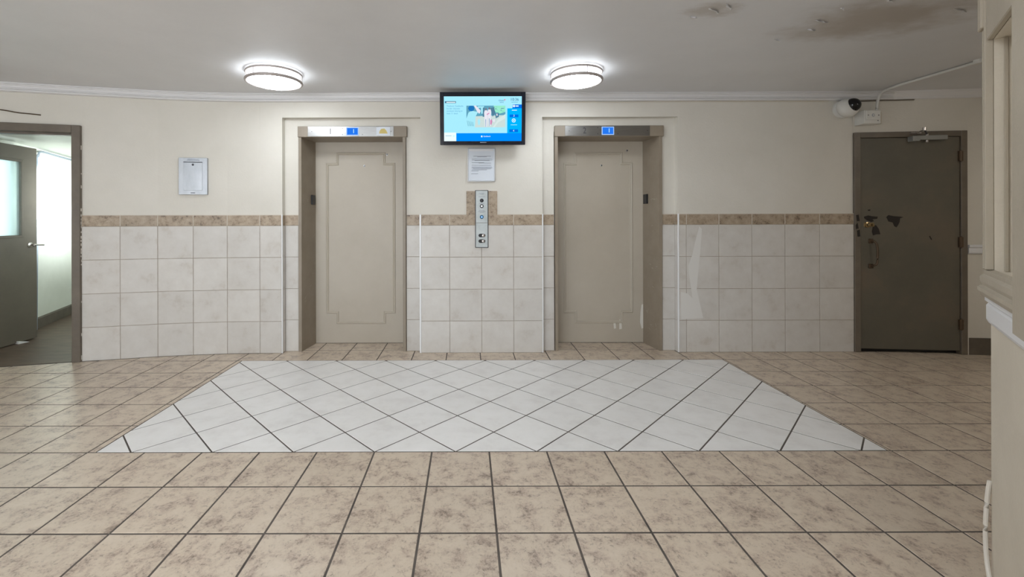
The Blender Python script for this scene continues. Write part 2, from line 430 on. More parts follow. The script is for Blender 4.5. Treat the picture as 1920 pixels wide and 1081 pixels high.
# ------------------------------------------------------------------ ceiling
cb = nb()
prism(cb, [(-5.6, REAR), (5.8, REAR), (5.8, 0.5), (-5.6, 0.5)], CEIL, CEIL + 0.1)
ceiling = struct(obj('ceiling', cb, 'paint_ceiling'), 'off-white painted lobby ceiling with peeling patches on the right', 'ceiling')

# ------------------------------------------------------------------ back wall
wb = nb(); T = 0.55
def wall_box(x0, x1, y, z0, z1): box(wb, x0, x1, y, T, z0, z1)
wall_box(LP[1].x, RX1[0], PD, 0, CEIL)
wall_box(RX1[0], RX1[1], PD, RTOP, CEIL); wall_box(RX2[0], RX2[1], PD, RTOP, CEIL)
for RX, O in ((RX1, O1), (RX2, O2)):
    wall_box(RX[0], O[0], RD + PD, 0, RTOP); wall_box(O[1], RX[1], RD + PD, 0, RTOP); wall_box(O[0], O[1], RD + PD, OTOP, RTOP)
wall_box(RX1[1], RX2[0], PD, 0, CEIL); wall_box(RX2[1], R0.x, PD, 0, CEIL)
wall_back = struct(obj('wall_back', wb, 'paint_cream'), 'cream painted lift wall with tiled lower half', 'wall')
TILE_ME = {}
def wtile(w_, h_, band):
    k = (round(w_, 4), round(h_, 4), band)
    if k not in TILE_ME:
        bm = nb(); box(bm, -w_ / 2, w_ / 2, 0, PD, -h_ / 2, h_ / 2, 0.0016)
        me = finish(bm, 'wall_tile'); me.materials.append(MATS['tile_band' if band else 'tile_wall']); TILE_ME[k] = me
    return TILE_ME[k]
GW = 0.0055
def column(parent, P, Q, y=0.0):
    """one column of wall tiles between the plan points P (right) and Q (left)"""
    P = Vector((P[0], P[1])); Q = Vector((Q[0], Q[1]))
    w_ = (P - Q).length; mid = (P + Q) / 2; d = (P - Q).normalized(); rz = math.atan2(d.y, d.x)
    for k in range(5):
        z0, z1 = ZR[k], ZR[k + 1]
        o = obj('band_tile' if k == 4 else 'wall_tile', wtile(w_ - GW, z1 - z0 - GW, k == 4), None, parent,
                loc=(mid.x, mid.y, (z0 + z1) / 2), rot=(0, 0, rz))
def colrow(parent, xs, y):
    for a, b in zip(xs, xs[1:]): column(parent, (b, y), (a, y))
S = 0.006
colrow(wall_back, [gx(487), RX1[0] - S], 0)
colrow(wall_back, [RX1[0] + .004, O1[0] + .0], RD); colrow(wall_back, [O1[1], RX1[1] - .001], RD)
colrow(wall_back, [RX1[1] + S, gx(843), gx(903), gx(963), RX2[0] - .004], 0)
colrow(wall_back, [RX2[0] + .001, O2[0]], RD); colrow(wall_back, [O2[1], RX2[1] - .004], RD)
colrow(wall_back, [RX2[1] + S, gx(1287), gx(1348), gx(1410), gx(1472), gx(1537), R0.x], 0)
# side cheeks of the recesses (narrow cut tiles)
for x, sgn in ((RX1[0], 1), (RX1[1], -1), (RX2[0], 1), (RX2[1], -1)):
    for k in range(5):
        bm = nb(); h_ = ZR[k + 1] - ZR[k] - GW
        box(bm, 0, 0.006 * sgn, -0.028, 0.028, -h_ / 2, h_ / 2, 0.001)
        obj('band_tile' if k == 4 else 'wall_tile', bm, 'tile_band' if k == 4 else 'tile_wall', wall_back, loc=(x, RD / 2 + .002, (ZR[k] + ZR[k + 1]) / 2))
gb = nb()                                     # grout bed behind the joints
for a, b, y in ((gx(487), RX1[0], 0), (RX1[0] + .002, O1[0], RD), (O1[1], RX1[1], RD), (RX1[1], RX2[0], 0), (RX2[0], O2[0], RD), (O2[1], RX2[1] - .002, RD), (RX2[1], R0.x, 0)):
    box(gb, a, b, y + 0.0022, y + PD + .001, 0, ZR[5] + 0.002)
obj('grout', gb, 'grout_wall', wall_back)
gb = nb()
for a, b, y in ((gx(487), RX1[0], 0), (RX1[0] + .002, O1[0], RD), (O1[1], RX1[1], RD), (RX1[1], RX2[0], 0), (RX2[0], O2[0], RD), (O2[1], RX2[1] - .002, RD), (RX2[1], R0.x, 0)):
    box(gb, a, b, y + 0.0012, y + PD + .001, ZR[4] + .003, ZR[5] + 0.003)
mat('grout_pale', lin(206, 197, 184), .9)
obj('band_grout', gb, 'grout_pale', wall_back)
# call-station backing tile above the band
for x0, x1 in ((gx(874.5), gx(891.5)), (gx(915.5), gx(932.5))):
    bm = nb(); box(bm, x0, x1, 0, PD, gz(402.5), gz(358), 0.0015); obj('band_tile', bm, 'tile_band', wall_back)
bm = nb(); box(bm, gx(872.6), gx(934.4), .004, PD + .001, gz(403), gz(356.4)); obj('caulk_edge', bm, 'caulk', wall_back)
# whitish patch on the tiles right of the second lift
sm = [(1311, 425), (1316, 430), (1313, 470), (1309, 510), (1306, 543), (1312, 570), (1318, 597), (1277, 599), (1276, 548), (1289, 551), (1298, 560), (1291, 510), (1290, 500), (1298, 478), (1303, 455)]
m = mat('patch_white', lin(218, 215, 210), 0.5)
bm = nb(); prism(bm, [(gx(x), gz(y)) for x, y in sm], -0.0008, -0.0002, 'y'); obj('pale_patch', bm, 'patch_white', wall_back)

# corner strips on the tile edges
n_trim = [1]
def trim(bm, material, label, smooth=False):
    o = struct(obj('trim_%d' % n_trim[0], bm, material, smooth=smooth), label, 'trim'); n_trim[0] += 1; return o
for x, lab, wd in ((RX1[0], 'white metal corner strip on the tiles left of the first lift', .006), (RX1[1], 'bright white metal corner strip right of the first lift', .0085), (RX2[0], 'white metal corner strip left of the second lift', .006), (RX2[1], 'white metal corner strip right of the second lift', .007)):
    bm = nb(); box(bm, x - wd, x + wd, -0.004, 0.009, 0.0, ZR[5] + 0.004, 0.003, 2); trim(bm, 'trim_strip', lab)

# ------------------------------------------------------------------ left wall (gently curved) with the open doorway
FW = 0.068                                    # face width of the left door frame
DOORW = 1.06
D_in0 = J0 + DDIR * FW; D_in1 = D_in0 + DDIR * DOORW; D_out1 = D_in1 + DDIR * FW
NB = Vector((-DDIR.y, DDIR.x)); NB = NB if NB.y > 0 else -NB   # pointing behind the wall
lb = nb()
def seg_wall(bm, P, Q, z0, z1, off=PD, th=0.16):
    d = (Q - P).normalized(); n = Vector((-d.y, d.x)); n = n if n.y > 0 else -n
    prism(bm, [tuple(P + n * off), tuple(Q + n * off), tuple(Q + n * th), tuple(P + n * th)], z0, z1)
pts = LP[1:]
front = []; back = []
for i, p in enumerate(pts):
    d0 = (p - pts[i - 1]).normalized() if i else (pts[1] - p).normalized()
    d1 = (pts[i + 1] - p).normalized() if i < len(pts) - 1 else DDIR
    n = Vector((0, 0))
    for d in (d0, d1):
        q = Vector((-d.y, d.x)); n += q if q.y > 0 else -q
    n.normalize(); front.append(tuple(p + n * PD)); back.append(tuple(p + n * 0.15))
for i in range(len(pts) - 1): prism(lb, [front[i], front[i + 1], back[i + 1], back[i]], 0, CEIL)
FTOP = 2.205
seg_wall(lb, J0, D_out1, FTOP - 0.03, CEIL, PD, 0.15)
seg_wall(lb, D_out1 - DDIR * 0.0, LC, 0, CEIL, PD, 0.15)
# side wall running back past the camera
prism(lb, [(LC.x - .02, LC.y + .1), (LC.x - .02, REAR), (LC.x - .2, REAR), (LC.x - .2, LC.y + .1)], 0, CEIL)
wall_left = struct(obj('wall_left', lb, 'paint_cream'), 'cream painted wall bending towards the open doorway on the left', 'wall')
for p, q in zip(LP[1:], LP[2:]): column(wall_left, p, q)
gb = nb()
for i in range(len(pts) - 1):
    d = (pts[i + 1] - pts[i]).normalized(); n = Vector((-d.y, d.x)); n = n if n.y > 0 else -n
    prism(gb, [tuple(pts[i] + n * .0022), tuple(pts[i + 1] + n * .0022), tuple(pts[i + 1] + n * (PD + .003)), tuple(pts[i] + n * (PD + .003))], 0, ZR[5] + .002)
obj('grout', gb, 'grout_wall', wall_left)
gb = nb()
for i in range(len(pts) - 1):
    d = (pts[i + 1] - pts[i]).normalized(); n = Vector((-d.y, d.x)); n = n if n.y > 0 else -n
    prism(gb, [tuple(pts[i] + n * .0012), tuple(pts[i + 1] + n * .0012), tuple(pts[i + 1] + n * (PD + .003)), tuple(pts[i] + n * (PD + .003))], ZR[4] + .003, ZR[5] + .003)
obj('band_grout', gb, 'grout_pale', wall_left)

# ------------------------------------------------------------------ right wall with the steel door
rb = nb()
RFW = 0.056; RDW = 0.90
E0 = R0 + RDIR * 0.0; E1 = R0 + RDIR * (2 * RFW + RDW)
RFTOP = gz(250, 4.36)
seg_wall(rb, E0, E1, RFTOP - .02, CEIL, PD, .2); seg_wall(rb, E1, RC, 0, CEIL, PD, .2)
seg_wall(rb, E0, E0 + RDIR * .03, 0, RFTOP, .03, .2); seg_wall(rb, E1 - RDIR * .03, E1, 0, RFTOP, .03, .2)
prism(rb, [(RC.x, RC.y + .1), (RC.x, -2.6), (RC.x + .15, -2.6), (RC.x + .15, RC.y + .1)], 0, CEIL)
wall_right = struct(obj('wall_right', rb, 'paint_cream'), 'cream painted wall around the dark steel door on the right', 'wall')
bb = nb(); seg_wall(bb, E1 + RDIR * .012, RC, 0, 0.16, -.006, PD); struct(obj('baseboard_right', bb, 'base_dark'), 'dark brown tile baseboard right of the steel door', 'baseboard')
cr = nb(); pr = [(0, .975), (.012, .975), (.018, .985), (.018, 1.03), (.026, 1.04), (.026, 1.062), (0, 1.062)]
sweep(cr, [tuple(E1 + RDIR * .012), tuple(RC)], [(o_ - PD, z) for o_, z in pr]); trim(cr, 'white_gloss', 'white chair rail right of the steel door')
bm = nb(); seg_wall(bm, E1, E1 + RDIR * .012, 0, 0.30, -.004, PD); trim(bm, 'caulk', 'white caulk line at the foot of the steel door frame')

# ------------------------------------------------------------------ crown moulding
path = [tuple(LC)] + [tuple(p) for p in reversed(LP[1:])] + [tuple(R0 + Vector((0.35, -.03)))]
prof = [(0, 0), (.056, 0), (.056, -.009), (.044, -.0095), (.044, -.013), (.050, -.0135), (.048, -.020), (.036, -.0205), (.030, -.042), (.024, -.043), (.024, -.047), (.040, -.0475), (.040, -.056), (.026, -.0565), (.026, -.061), (.034, -.0615), (.034, -.072), (.016, -.077), (0, -.077)]
cb = nb()
lpath = smooth_path([(p[0], p[1], 0) for p in path[1:-2]], 4)
fp = [path[0]] + [(p.x, p.y) for p in lpath] + [path[-2], (R0.x, 0), path[-1]]
sweep(cb, fp, [(o_ - PD, CEIL + z) for o_, z in prof]); trim(cb, 'crown_white', 'white ribbed crown moulding along the lift wall')
cb = nb(); prof2 = [(0, 0), (.045, 0), (.04, -.02), (.02, -.05), (.02, -.074), (.008, -.08), (0, -.08)]
sweep(cb, [path[-1], tuple(RC)], [(o_ - PD, CEIL + z) for o_, z in prof2]); trim(cb, 'crown_white', 'plain crown moulding above the steel door at the right end')

# ------------------------------------------------------------------ pier at the right, close to the camera
PA = Vector((1.715, 1.45 - CAM_D)); PDIR = Vector((-0.66, -0.75)).normalized(); PN = Vector((-0.75, 0.66)).normalized()
PB = PA + PDIR * 0.66
pb = nb()
rest = [(PB.x, REAR), (RC.x + .15, REAR), (RC.x + .15, PA.y + .12)]
prism(pb, [tuple(PA), tuple(PB)] + rest, 0, 1.15)
S0, S1, ND = .052, .50, .040                   # niche between the casing and the near pilaster
nch = [PA, PA + PDIR * S0, PA + PDIR * S0 - PN * ND, PA + PDIR * S1 - PN * ND, PA + PDIR * S1, PB]
prism(pb, [tuple(v) for v in nch] + rest, 1.15, 1.89)
prism(pb, [tuple(PA), tuple(PB)] + rest, 1.89, CEIL)
pier = struct(obj('wall_pier', pb, 'paint_pier'), 'beige plaster pier close by on the right with moulded panel', 'wall')
PM = Matrix(((PDIR.x, PN.x, 0, PA.x), (PDIR.y, PN.y, 0, PA.y), (0, 0, 1, 0), (0, 0, 0, 1)))
def pbox(name, s0, s1, n0, n1, z0, z1, material='paint_pier_trim', bev=0.003):
    bm = nb(); box(bm, s0, s1, n0, n1, z0, z1, bev, 1, PM); return obj(name, bm, material, pier)
def pprof(name, s0, s1, prof, material):
    bm = nb(); prism(bm, prof, s0, s1, 'x', PM); return obj(name, bm, material, pier)
o = pprof('chair_rail', 0.004, .66, [(0, .978), (.006, .978), (.011, .99), (.011, 1.035), (.006, 1.043), (.014, 1.05), (.014, 1.062), (0, 1.062)], 'white_gloss'); o['label'] = 'white chair rail'
pprof('sill_moulding', -.012, .50, [(0, 1.062), (.020, 1.066), (.028, 1.082), (.028, 1.094), (.018, 1.100), (.022, 1.112), (.022, 1.128), (.014, 1.136), (.014, 1.150), (0, 1.154)], 'paint_pier_trim')
for s0, s1, n1 in ((0.0, .014, .018), (.014, .022, .012), (.022, .034, .018), (.034, .040, .013), (.040, .052, .020)):
    pbox('casing_bead', s0, s1, 0, n1, 1.154, CEIL, bev=.002)
pbox('casing_capital', -.004, .044, 0, .027, 1.935, CEIL)
pbox('header_panel', .052, .50, 0, .016, 1.89, CEIL)
pbox('niche_bead', .052, .058, -.030, -.020, 1.15, 1.89, bev=.002)
pbox('pilaster_block', .50, .66, 0, .040, 1.030, CEIL, bev=.004)
bm = nb(); tube(bm, smooth_path([PM @ Vector(v) for v in ((.004, .004, .458), (.0, .009, .40), (.0, .013, .29), (.012, .012, .20), (.06, .008, .12), (.11, .0065, .007))], 6), .006)
CORD = bm

# ------------------------------------------------------------------ rear of the lobby (behind the camera)
fb_ = nb()
WX = [(-4.3, -2.7), (-2.4, -0.8)]; WZ = (0.15, 2.35)
xs = [LC.x - .2] + [v for p in WX for v in p] + [PB.x + .02]
for i in range(0, len(xs), 2): box(fb_, xs[i], xs[i + 1], REAR - .15, REAR, 0, CEIL)
for a, b in WX:
    box(fb_, a, b, REAR - .15, REAR, 0, WZ[0]); box(fb_, a, b, REAR - .15, REAR, WZ[1], CEIL)
struct(obj('wall_front', fb_, 'paint_cream'), 'cream wall with added fill windows behind the viewer', 'wall')
for i, (a, b) in enumerate(WX):
    e = struct(empty('window_%d' % (i + 1), ((a + b) / 2, REAR, WZ[0])), 'added glowing fill window behind the viewer', 'window')  # unseen glowing window, added as fill from behind the camera
    hw = (b - a) / 2; H = WZ[1] - WZ[0]
    bm = nb()
    for q in ((-hw, -hw + .05, 0, H), (hw - .05, hw, 0, H), (-hw, hw, 0, .05), (-hw, hw, H - .05, H), (-.02, .02, 0, H)): box(bm, q[0], q[1], -.1, -.03, q[2], q[3])
    obj('window_frame', bm, 'white_gloss', e)
    bm = nb(); box(bm, -hw + .03, hw - .03, -.08, -.07, .03, H - .03); obj('pane', bm, 'fill_pane', e)

# ------------------------------------------------------------------ vestibule behind the open doorway
VC = 2.2
vl = [(-5.02, J0.y - .25), (-5.08, 4.95 - CAM_D), (-5.27, 5.42 - CAM_D), (-5.56, 6.12 - CAM_D), (-5.95, 7.1 - CAM_D)]
vb = nb()
prism(vb, vl + [(vl[-1][0] - .15, vl[-1][1]), (-5.4, J0.y - .25)], 0, VC)                         # left side
prism(vb, [vl[-1], (-3.3, 7.1 - CAM_D), (-3.3, 7.25 - CAM_D), (vl[-1][0] - .15, 7.25 - CAM_D)], 0, VC)
vx = -3.42; wy0, wy1, wz0, wz1 = 5.0 - CAM_D, 6.7 - CAM_D, 1.12, 2.02
for y0, y1, z0, z1 in ((.16 + LP[5].y, wy0, 0, VC), (wy1, 7.2 - CAM_D, 0, VC), (wy0, wy1, 0, wz0), (wy0, wy1, wz1, VC)): box(vb, vx, vx + .12, y0, y1, z0, z1)
struct(obj('wall_vestibule', vb, 'vestibule_paint'), 'pale green-white vestibule wall beyond the open door', 'wall')
e = struct(empty('window_3', (vx, (wy0 + wy1) / 2, wz0)), 'vestibule window beyond the open door', 'window')
hw = (wy1 - wy0) / 2; H = wz1 - wz0; bm = nb()
for q in ((-hw, -hw + .04, 0, H), (hw - .04, hw, 0, H), (-hw, hw, 0, .04), (-hw, hw, H - .04, H)): box(bm, .02, .08, q[0], q[1], q[2], q[3])
obj('window_frame', bm, 'white_gloss', e); bm = nb(); box(bm, .05, .06, -hw + .02, hw - .02, .02, H - .02); obj('pane', bm, 'vest_pane', e)
al = bpy.data.lights.new('window_daylight', 'AREA'); al.shape = 'RECTANGLE'; al.size = 1.5; al.size_y = .75; al.energy = VEST_W; al.spread = math.radians(45); al.color = (.88, .97, 1)
ao = bpy.data.objects.new('window_daylight', al); COL.objects.link(ao); ao.parent = e; ao.location = (.03, 0, H / 2); ao.rotation_euler = (0, math.radians(90), 0); ao.rotation_euler = Matrix(((0, 0, 1), (1, 0, 0), (0, 1, 0))).to_euler()
e = struct(empty('window_4', (-5.03, 4.45 - CAM_D, 1.0)), 'added glowing pane hidden behind the open door', 'window')  # unseen glowing pane added to brighten the frosted glass in the leaf
bm = nb()
for q in ((-.42, -.38, 0, 1.1), (.38, .42, 0, 1.1), (-.42, .42, 0, .04), (-.42, .42, 1.06, 1.1)): box(bm, -.02, .03, q[0], q[1], q[2], q[3])
obj('window_frame', bm, 'white_gloss', e); bm = nb(); box(bm, -.01, .005, -.4, .4, .02, 1.08); emis('pane_fill', (0.84, 0.97, 1.0, 1), 1.6); obj('pane', bm, 'pane_fill', e)
cb = nb(); prism(cb, [(-6.2, J0.y + .02), (J0.x + .02, J0.y + .15), (-3.3, LP[5].y + .16), (-3.3, 7.25 - CAM_D), (-6.2, 7.25 - CAM_D)], VC, VC + .05)
struct(obj('ceiling_vestibule', cb, 'vestibule_paint'), 'low pale ceiling of the vestibule', 'ceiling')
q0 = J0 + NB * 0.02; q1 = LC + NB * .02
cb = nb(); prism(cb, [tuple(q1), tuple(q0), (-3.3, LP[5].y + .16), (-3.3, 7.25 - CAM_D), (-6.2, 7.25 - CAM_D), (-6.2, q1.y)], -.05, 0.001)
struct(obj('floor_vestibule', cb, 'vestibule_floor'), 'dark brown vestibule floor beyond the open door', 'floor')
bm = nb(); bpath = [vl[1], vl[2], vl[3], vl[4]]
sweep(bm, bpath, [(0, 0), (.015, 0), (.015, .12), (0, .135)]); struct(obj('baseboard_vestibule', bm, 'base_dark'), 'dark baseboard along the vestibule wall', 'baseboard')
mat('pipe_grey', lin(150, 160, 172), 0.35, 0.3)
bm = nb(); pp = [(-5.205, 5.33 - CAM_D, .0), (-5.21, 5.34 - CAM_D, .5), (-5.205, 5.34 - CAM_D, 1.2), (-5.205, 5.34 - CAM_D, 2.02), (-5.215, 5.37 - CAM_D, 2.10), (-5.25, 5.45 - CAM_D, 2.165), (-5.45, 5.92 - CAM_D, 2.17), (-5.86, 6.93 - CAM_D, 2.17)]
tube(bm, smooth_path(pp, 6), .012); tag(obj('conduit', bm, 'pipe_grey', smooth=True), 'grey pipe bending along the vestibule wall and ceiling', 'pipe')

# left door: frame and open leaf
d4 = struct(empty('door_4', (J0.x, J0.y, 0), DA), 'open grey-brown door with frosted pane at the left edge', 'door')
# local axes: -x runs along the wall leftwards, -y towards the lobby
def lbx(name, x0, x1, y0, y1, z0, z1, material, parent, bev=.003):
    bm = nb(); box(bm, x0, x1, y0, y1, z0, z1, bev); return obj(name, bm, material, parent)
lbx('jamb', -FW, 0, -.022, .15, 0, FTOP, 'paint_brown_frame', d4); lbx('jamb', -2 * FW - DOORW, -FW - DOORW, -.022, .15, 0, FTOP, 'paint_brown_frame', d4)
lbx('head', -FW - DOORW, -FW, -.022, .15, FTOP - .072, FTOP, 'paint_brown_frame', d4)
lbx('stop_or_shade', -FW - .016, -FW, .03, .09, 0, FTOP - .072, 'paint_brown_frame', d4, 0); lbx('stop_or_shade', -FW - DOORW, -FW - .016, .03, .09, FTOP - .09, FTOP - .072, 'paint_brown_frame', d4, 0)
# ragged caulk between frame and tiles
bm = nb(); random.seed(3)
z = .90
while z < 1.42:
    hgt = random.uniform(.008, .03); box(bm, -.001, random.uniform(.0015, .004), -random.uniform(.004, .014), .004, z, z + hgt, .0007); z += hgt + random.uniform(.0, .03)
for z in (.02, .24, .55, 1.62, 1.75, 1.98): box(bm, -.001, .003, -random.uniform(.002, .008), .004, z, z + random.uniform(.01, .04), .0007)
o = obj('caulk_bead', bm, 'caulk', d4); o['label'] = 'ragged white caulk'
hinge_w = Vector((-4.775, 3.965 - CAM_D)); tip_w = Vector((-4.845, 4.97 - CAM_D))
ld = tip_w - hinge_w; LW = ld.length
inv = Matrix.Rotation(-DA, 4, 'Z'); hl = inv @ Vector((hinge_w.x - J0.x, hinge_w.y - J0.y, 0))
# the leaf, its origin at the hinge
bm = nb(); LT = 2.125; G0, G1, GZ0, GZ1 = .17, LW - .175, 1.15, 1.965
for x0, x1, z0, z1 in ((0, G0, .012, LT), (G1, LW, .012, LT), (G0, G1, .012, GZ0), (G0, G1, GZ1, LT)): box(bm, x0, x1, 0, .044, z0, z1)
leaf = obj('leaf', bm, 'paint_grey_leaf', d4, loc=hl, rot=(0, 0, math.atan2(ld.y, ld.x) - DA))
bm = nb(); box(bm, G0, G1, .018, .026, GZ0, GZ1); o = obj('pane', bm, 'frost', leaf); o['label'] = 'frosted glass pane'
for k, (x0, x1, z0, z1) in enumerate(((G0 - .015, G0 + .012, GZ0 - .015, GZ1 + .015), (G1 - .012, G1 + .015, GZ0 - .015, GZ1 + .015), (G0, G1, GZ0 - .015, GZ0 + .012), (G0, G1, GZ1 - .012, GZ1 + .015))):
    bm = nb(); box(bm, x0, x1, -.006, .05, z0, z1, .003); obj('glazing_bead', bm, 'paint_grey_leaf', leaf)
bm = nb()
for sy in (-1, 1):
    y0 = 0 if sy < 0 else .044
    lathe(bm, [(0, 0), (.031, 0), (.031, .006), (.022, .012), (.011, .014), (.011, .05), (0, .05)], 20, Matrix.Translation((LW - .085, y0, 1.05)) @ Matrix.Rotation(math.radians(90 if sy < 0 else -90), 4, 'X'))
    tube(bm, smooth_path([(LW - .085, y0 + sy * .05, 1.05), (LW - .05, y0 + sy * .055, 1.05), (LW + .01, y0 + sy * .058, 1.047), (LW + .028, y0 + sy * .05, 1.045)], 4), .009)
o = obj('lever_handle', bm, 'nickel', leaf, smooth=True); o['label'] = 'nickel lever handle'
bm = nb(); prism(bm, [(0, 0), (.10, 0), (.0, .03)], 0, .05, 'y', Matrix.Translation((-4.80, 4.72 - CAM_D, .001)) @ Matrix.Rotation(math.radians(75), 4, 'Z'))
tag(obj('door_wedge', bm, 'white_plastic'), 'small white wedge under the open door at the left', 'wedge')

# ------------------------------------------------------------------ the two lifts
def lift(n, cx, ocx, label, splay_l, splay_r, px_in):
    e = struct(empty('door_%d' % n, (cx, 0, 0)), label, 'elevator door')
    hw = 0.507
    yF = RD - .014; yB = 4.727 - CAM_D
    for sgn, sp in ((-1, splay_l), (1, splay_r)):
        bm = nb(); prism(bm, [(sgn * hw, yF), (sgn * (hw + .030), yF), (sgn * (hw + .030), yB + .05), (sgn * (hw - sp), yB + .05), (sgn * (hw - sp), yB)], 0, 2.149)
        obj('jamb', bm, 'paint_frame', e)
    bm = nb(); box(bm, -hw - .030, hw + .043, yF, yB + .05, 2.147, 2.20); obj('head_soffit', bm, 'paint_frame', e)
    bm = nb(); box(bm, -hw - .033, hw + .043, yF - .012, RD + .03, 2.146, 2.254, .003); hd = obj('header', bm, 'paint_frame', e)
    # stainless plate in the header
    plate = [(-.437, .420), (-.437, .410)][n - 1]
    bm = nb(); box(bm, plate[0], plate[1], yF - .0145, yF - .010, 2.150, 2.251, .001); pl = obj('steel_plate', bm, 'steel_brushed', hd); pl['label'] = 'brushed steel header plate'
    yp = yF - .0148
    zc = 2.200
    dx = -.012 if n == 1 else -.012 + .000
    dx = gx(661.5, 4.415) - cx if n == 1 else gx(1140, 4.415) - cx
    bm = nb(); box(bm, dx - .062, dx + .062, yp - .003, yp + .001, zc - .041, zc + .041, .002); dd = obj('display_bezel', bm, 'disp_edge', hd)
    bm = nb(); box(bm, dx - .053, dx + .053, yp - .0045, yp, zc - .033, zc + .033); o = obj('display', bm, 'disp_blue', hd); o['label'] = 'lit blue floor display reading 1'
    text('display_digit', '1', .058, 'disp_num', hd, (dx + .012, yp - .005, zc))
    nx = gx(620, 4.415) - cx if n == 1 else gx(1096.5, 4.415) - cx
    text('car_number', str(n), .085, 'print_dark', hd, (nx, yp - .0003, zc), sx=.8)
    if n == 1:
        sx_ = gx(719, 4.415) - cx
        bm = nb(); box(bm, sx_ - .068, sx_ + .068, yp - .001, yp + .001, zc - .040, zc + .042); o = obj('sticker', bm, 'paper', hd); o['label'] = 'white sticker with yellow smudge'
        bm = nb(); prism(bm, [(sx_ - .04, zc - .022), (sx_ + .045, zc - .022), (sx_ + .03, zc + .01), (sx_ + .012, zc + .028), (sx_ - .02, zc + .024), (sx_ - .036, zc + .004)], yp - .0016, yp - .001, 'y'); obj('sticker_print', bm, 'sticker_yellow', hd)
    # screws
    for xx, zz in ((plate[0] + .04, zc), (plate[1] - .025, zc), (dx - .1, zc + .03), (dx - .1, zc - .03), (dx + .1, zc - .03)):
        bm = nb(); lathe(bm, [(0, .002), (.004, .0015), (.0045, 0)], 10, Matrix.Translation((xx, yp + .001, zz)) @ Matrix.Rotation(math.radians(90), 4, 'X')); obj('screw', bm, 'print_dark', hd)
    # door leaf
    bm = nb(); box(bm, -hw - .02, hw + .02, yB, yB + .04, .004, 2.16); leaf_ = obj('leaf', bm, 'paint_lift_door', e)
    s = 4.727 / F; X = lambda p: gx(p, 4.727) - cx; Zz = lambda p: gz(p, 4.727)
    l0, l1, r1, r0, t0, t1, b1, b0 = px_in
    poly = [(X(l0), Zz(t1)), (X(l1), Zz(t1)), (X(l1), Zz(t0)), (X(r1), Zz(t0)), (X(r1), Zz(t1)), (X(r0), Zz(t1)), (X(r0), Zz(b1)), (X(r1), Zz(b1)), (X(r1), Zz(b0)), (X(l1), Zz(b0)), (X(l1), Zz(b1)), (X(l0), Zz(b1))]
    bm = nb(); sweep(bm, poly, [(-.028, 0), (-.028, .004), (-.020, .008), (-.012, .005), (-.006, .008), (0, .003), (0, 0)], closed=True)
    bmesh.ops.transform(bm, matrix=Matrix(((1, 0, 0, 0), (0, 0, -1, yB + .0005), (0, 1, 0, 0), (0, 0, 0, 1))), verts=bm.verts[:])
    o = obj('panel_moulding', bm, 'paint_lift_door', leaf_)
    for hx, hz in ((gx(683.5 if n == 1 else 1128, 4.727) - cx, Zz(310.5)), (gx(726 if n == 1 else 1176, 4.727) - cx, Zz(289 if n == 1 else 283))):
        bm = nb(); lathe(bm, [(0, .003), (.007, .003), (.011, .002), (.012, 0)], 14, Matrix.Translation((hx, yB, hz)) @ Matrix.Rotation(math.radians(90), 4, 'X')); k = obj('key_hole', bm, 'steel', leaf_)
        bm = nb(); lathe(bm, [(0, .0035), (.006, .0035), (.006, .002)], 12, Matrix.Translation((hx, yB, hz)) @ Matrix.Rotation(math.radians(90), 4, 'X')); obj('key_slot', bm, 'chip_dark', leaf_)
    sgn = -1 if n == 1 else 1
    sp = splay_l if n == 1 else splay_r
    y_ = yF + (yB - yF) * .80; x_ = sgn * (hw - sp * .80)
    bm = nb(); box(bm, -.004, .012, -.045, .045, -.05, .05, .002); o = obj('sensor_box', bm, 'black', e, loc=(x_ + (.0 if sgn < 0 else -.008), y_, 1.53)); o['label'] = 'small black box on the jamb'
    return e, leaf_, yB, hw
L1, leaf1, yB, hw = lift(1, -1.158, 0, 'first elevator door, beige panel with header marked 1', .040, .030, (616.5, 635.5, 718.5, 736.5, 290, 309.5, 581.5, 601))
L2, leaf2, yB, hw = lift(2, 1.411, 0, 'second elevator door, beige panel with header marked 2', .030, .046, (1061, 1081.5, 1162.5, 1181, 291, 310, 581.5, 601))
for poly in ([(1203, 572), (1207, 570), (1207, 615), (1203, 617), (1200, 605), (1201, 585)], [(1161, 600), (1165, 600), (1166, 617), (1161, 618)], [(1150, 606), (1154, 605), (1155, 616), (1151, 617)]):
    bm = nb(); prism(bm, [(gx(a, 4.72) - 1.411, gz(b, 4.72)) for a, b in poly], yB - .0012, yB + .001, 'y'); o = obj('paint_chip', bm, 'chip_white', leaf2); o['label'] = 'white paint mark'
# scuffs on the jambs
random.seed(11)
for e, sgn, sp, cnt in ((L2, 1, .046, 26), (L1, -1, .040, 10)):
    bm = nb()
    for k in range(cnt):
        f = random.uniform(.1, .95); y_ = RD - .014 + (yB - RD + .014) * f; x_ = sgn * (hw - sp * f); z = random.choice([random.uniform(.1, 1.3), random.uniform(.2, .9), 1.52])
        a = random.uniform(-.6, 1.2); l_ = random.uniform(.01, .035)
        p0 = Vector((x_ - sgn * .0005, y_, z)); p1 = p0 + Vector((-sgn * 0, math.cos(a) * l_, math.sin(a) * l_)); p1.x = sgn * (hw - sp * (p1.y - RD + .014) / (yB - RD + .014)) - sgn * .0005
        tube(bm, [p0, p1], .0012, 5)
    o = obj('scuff_marks', bm, 'paint_lift_door', e); o['kind'] = 'stuff'

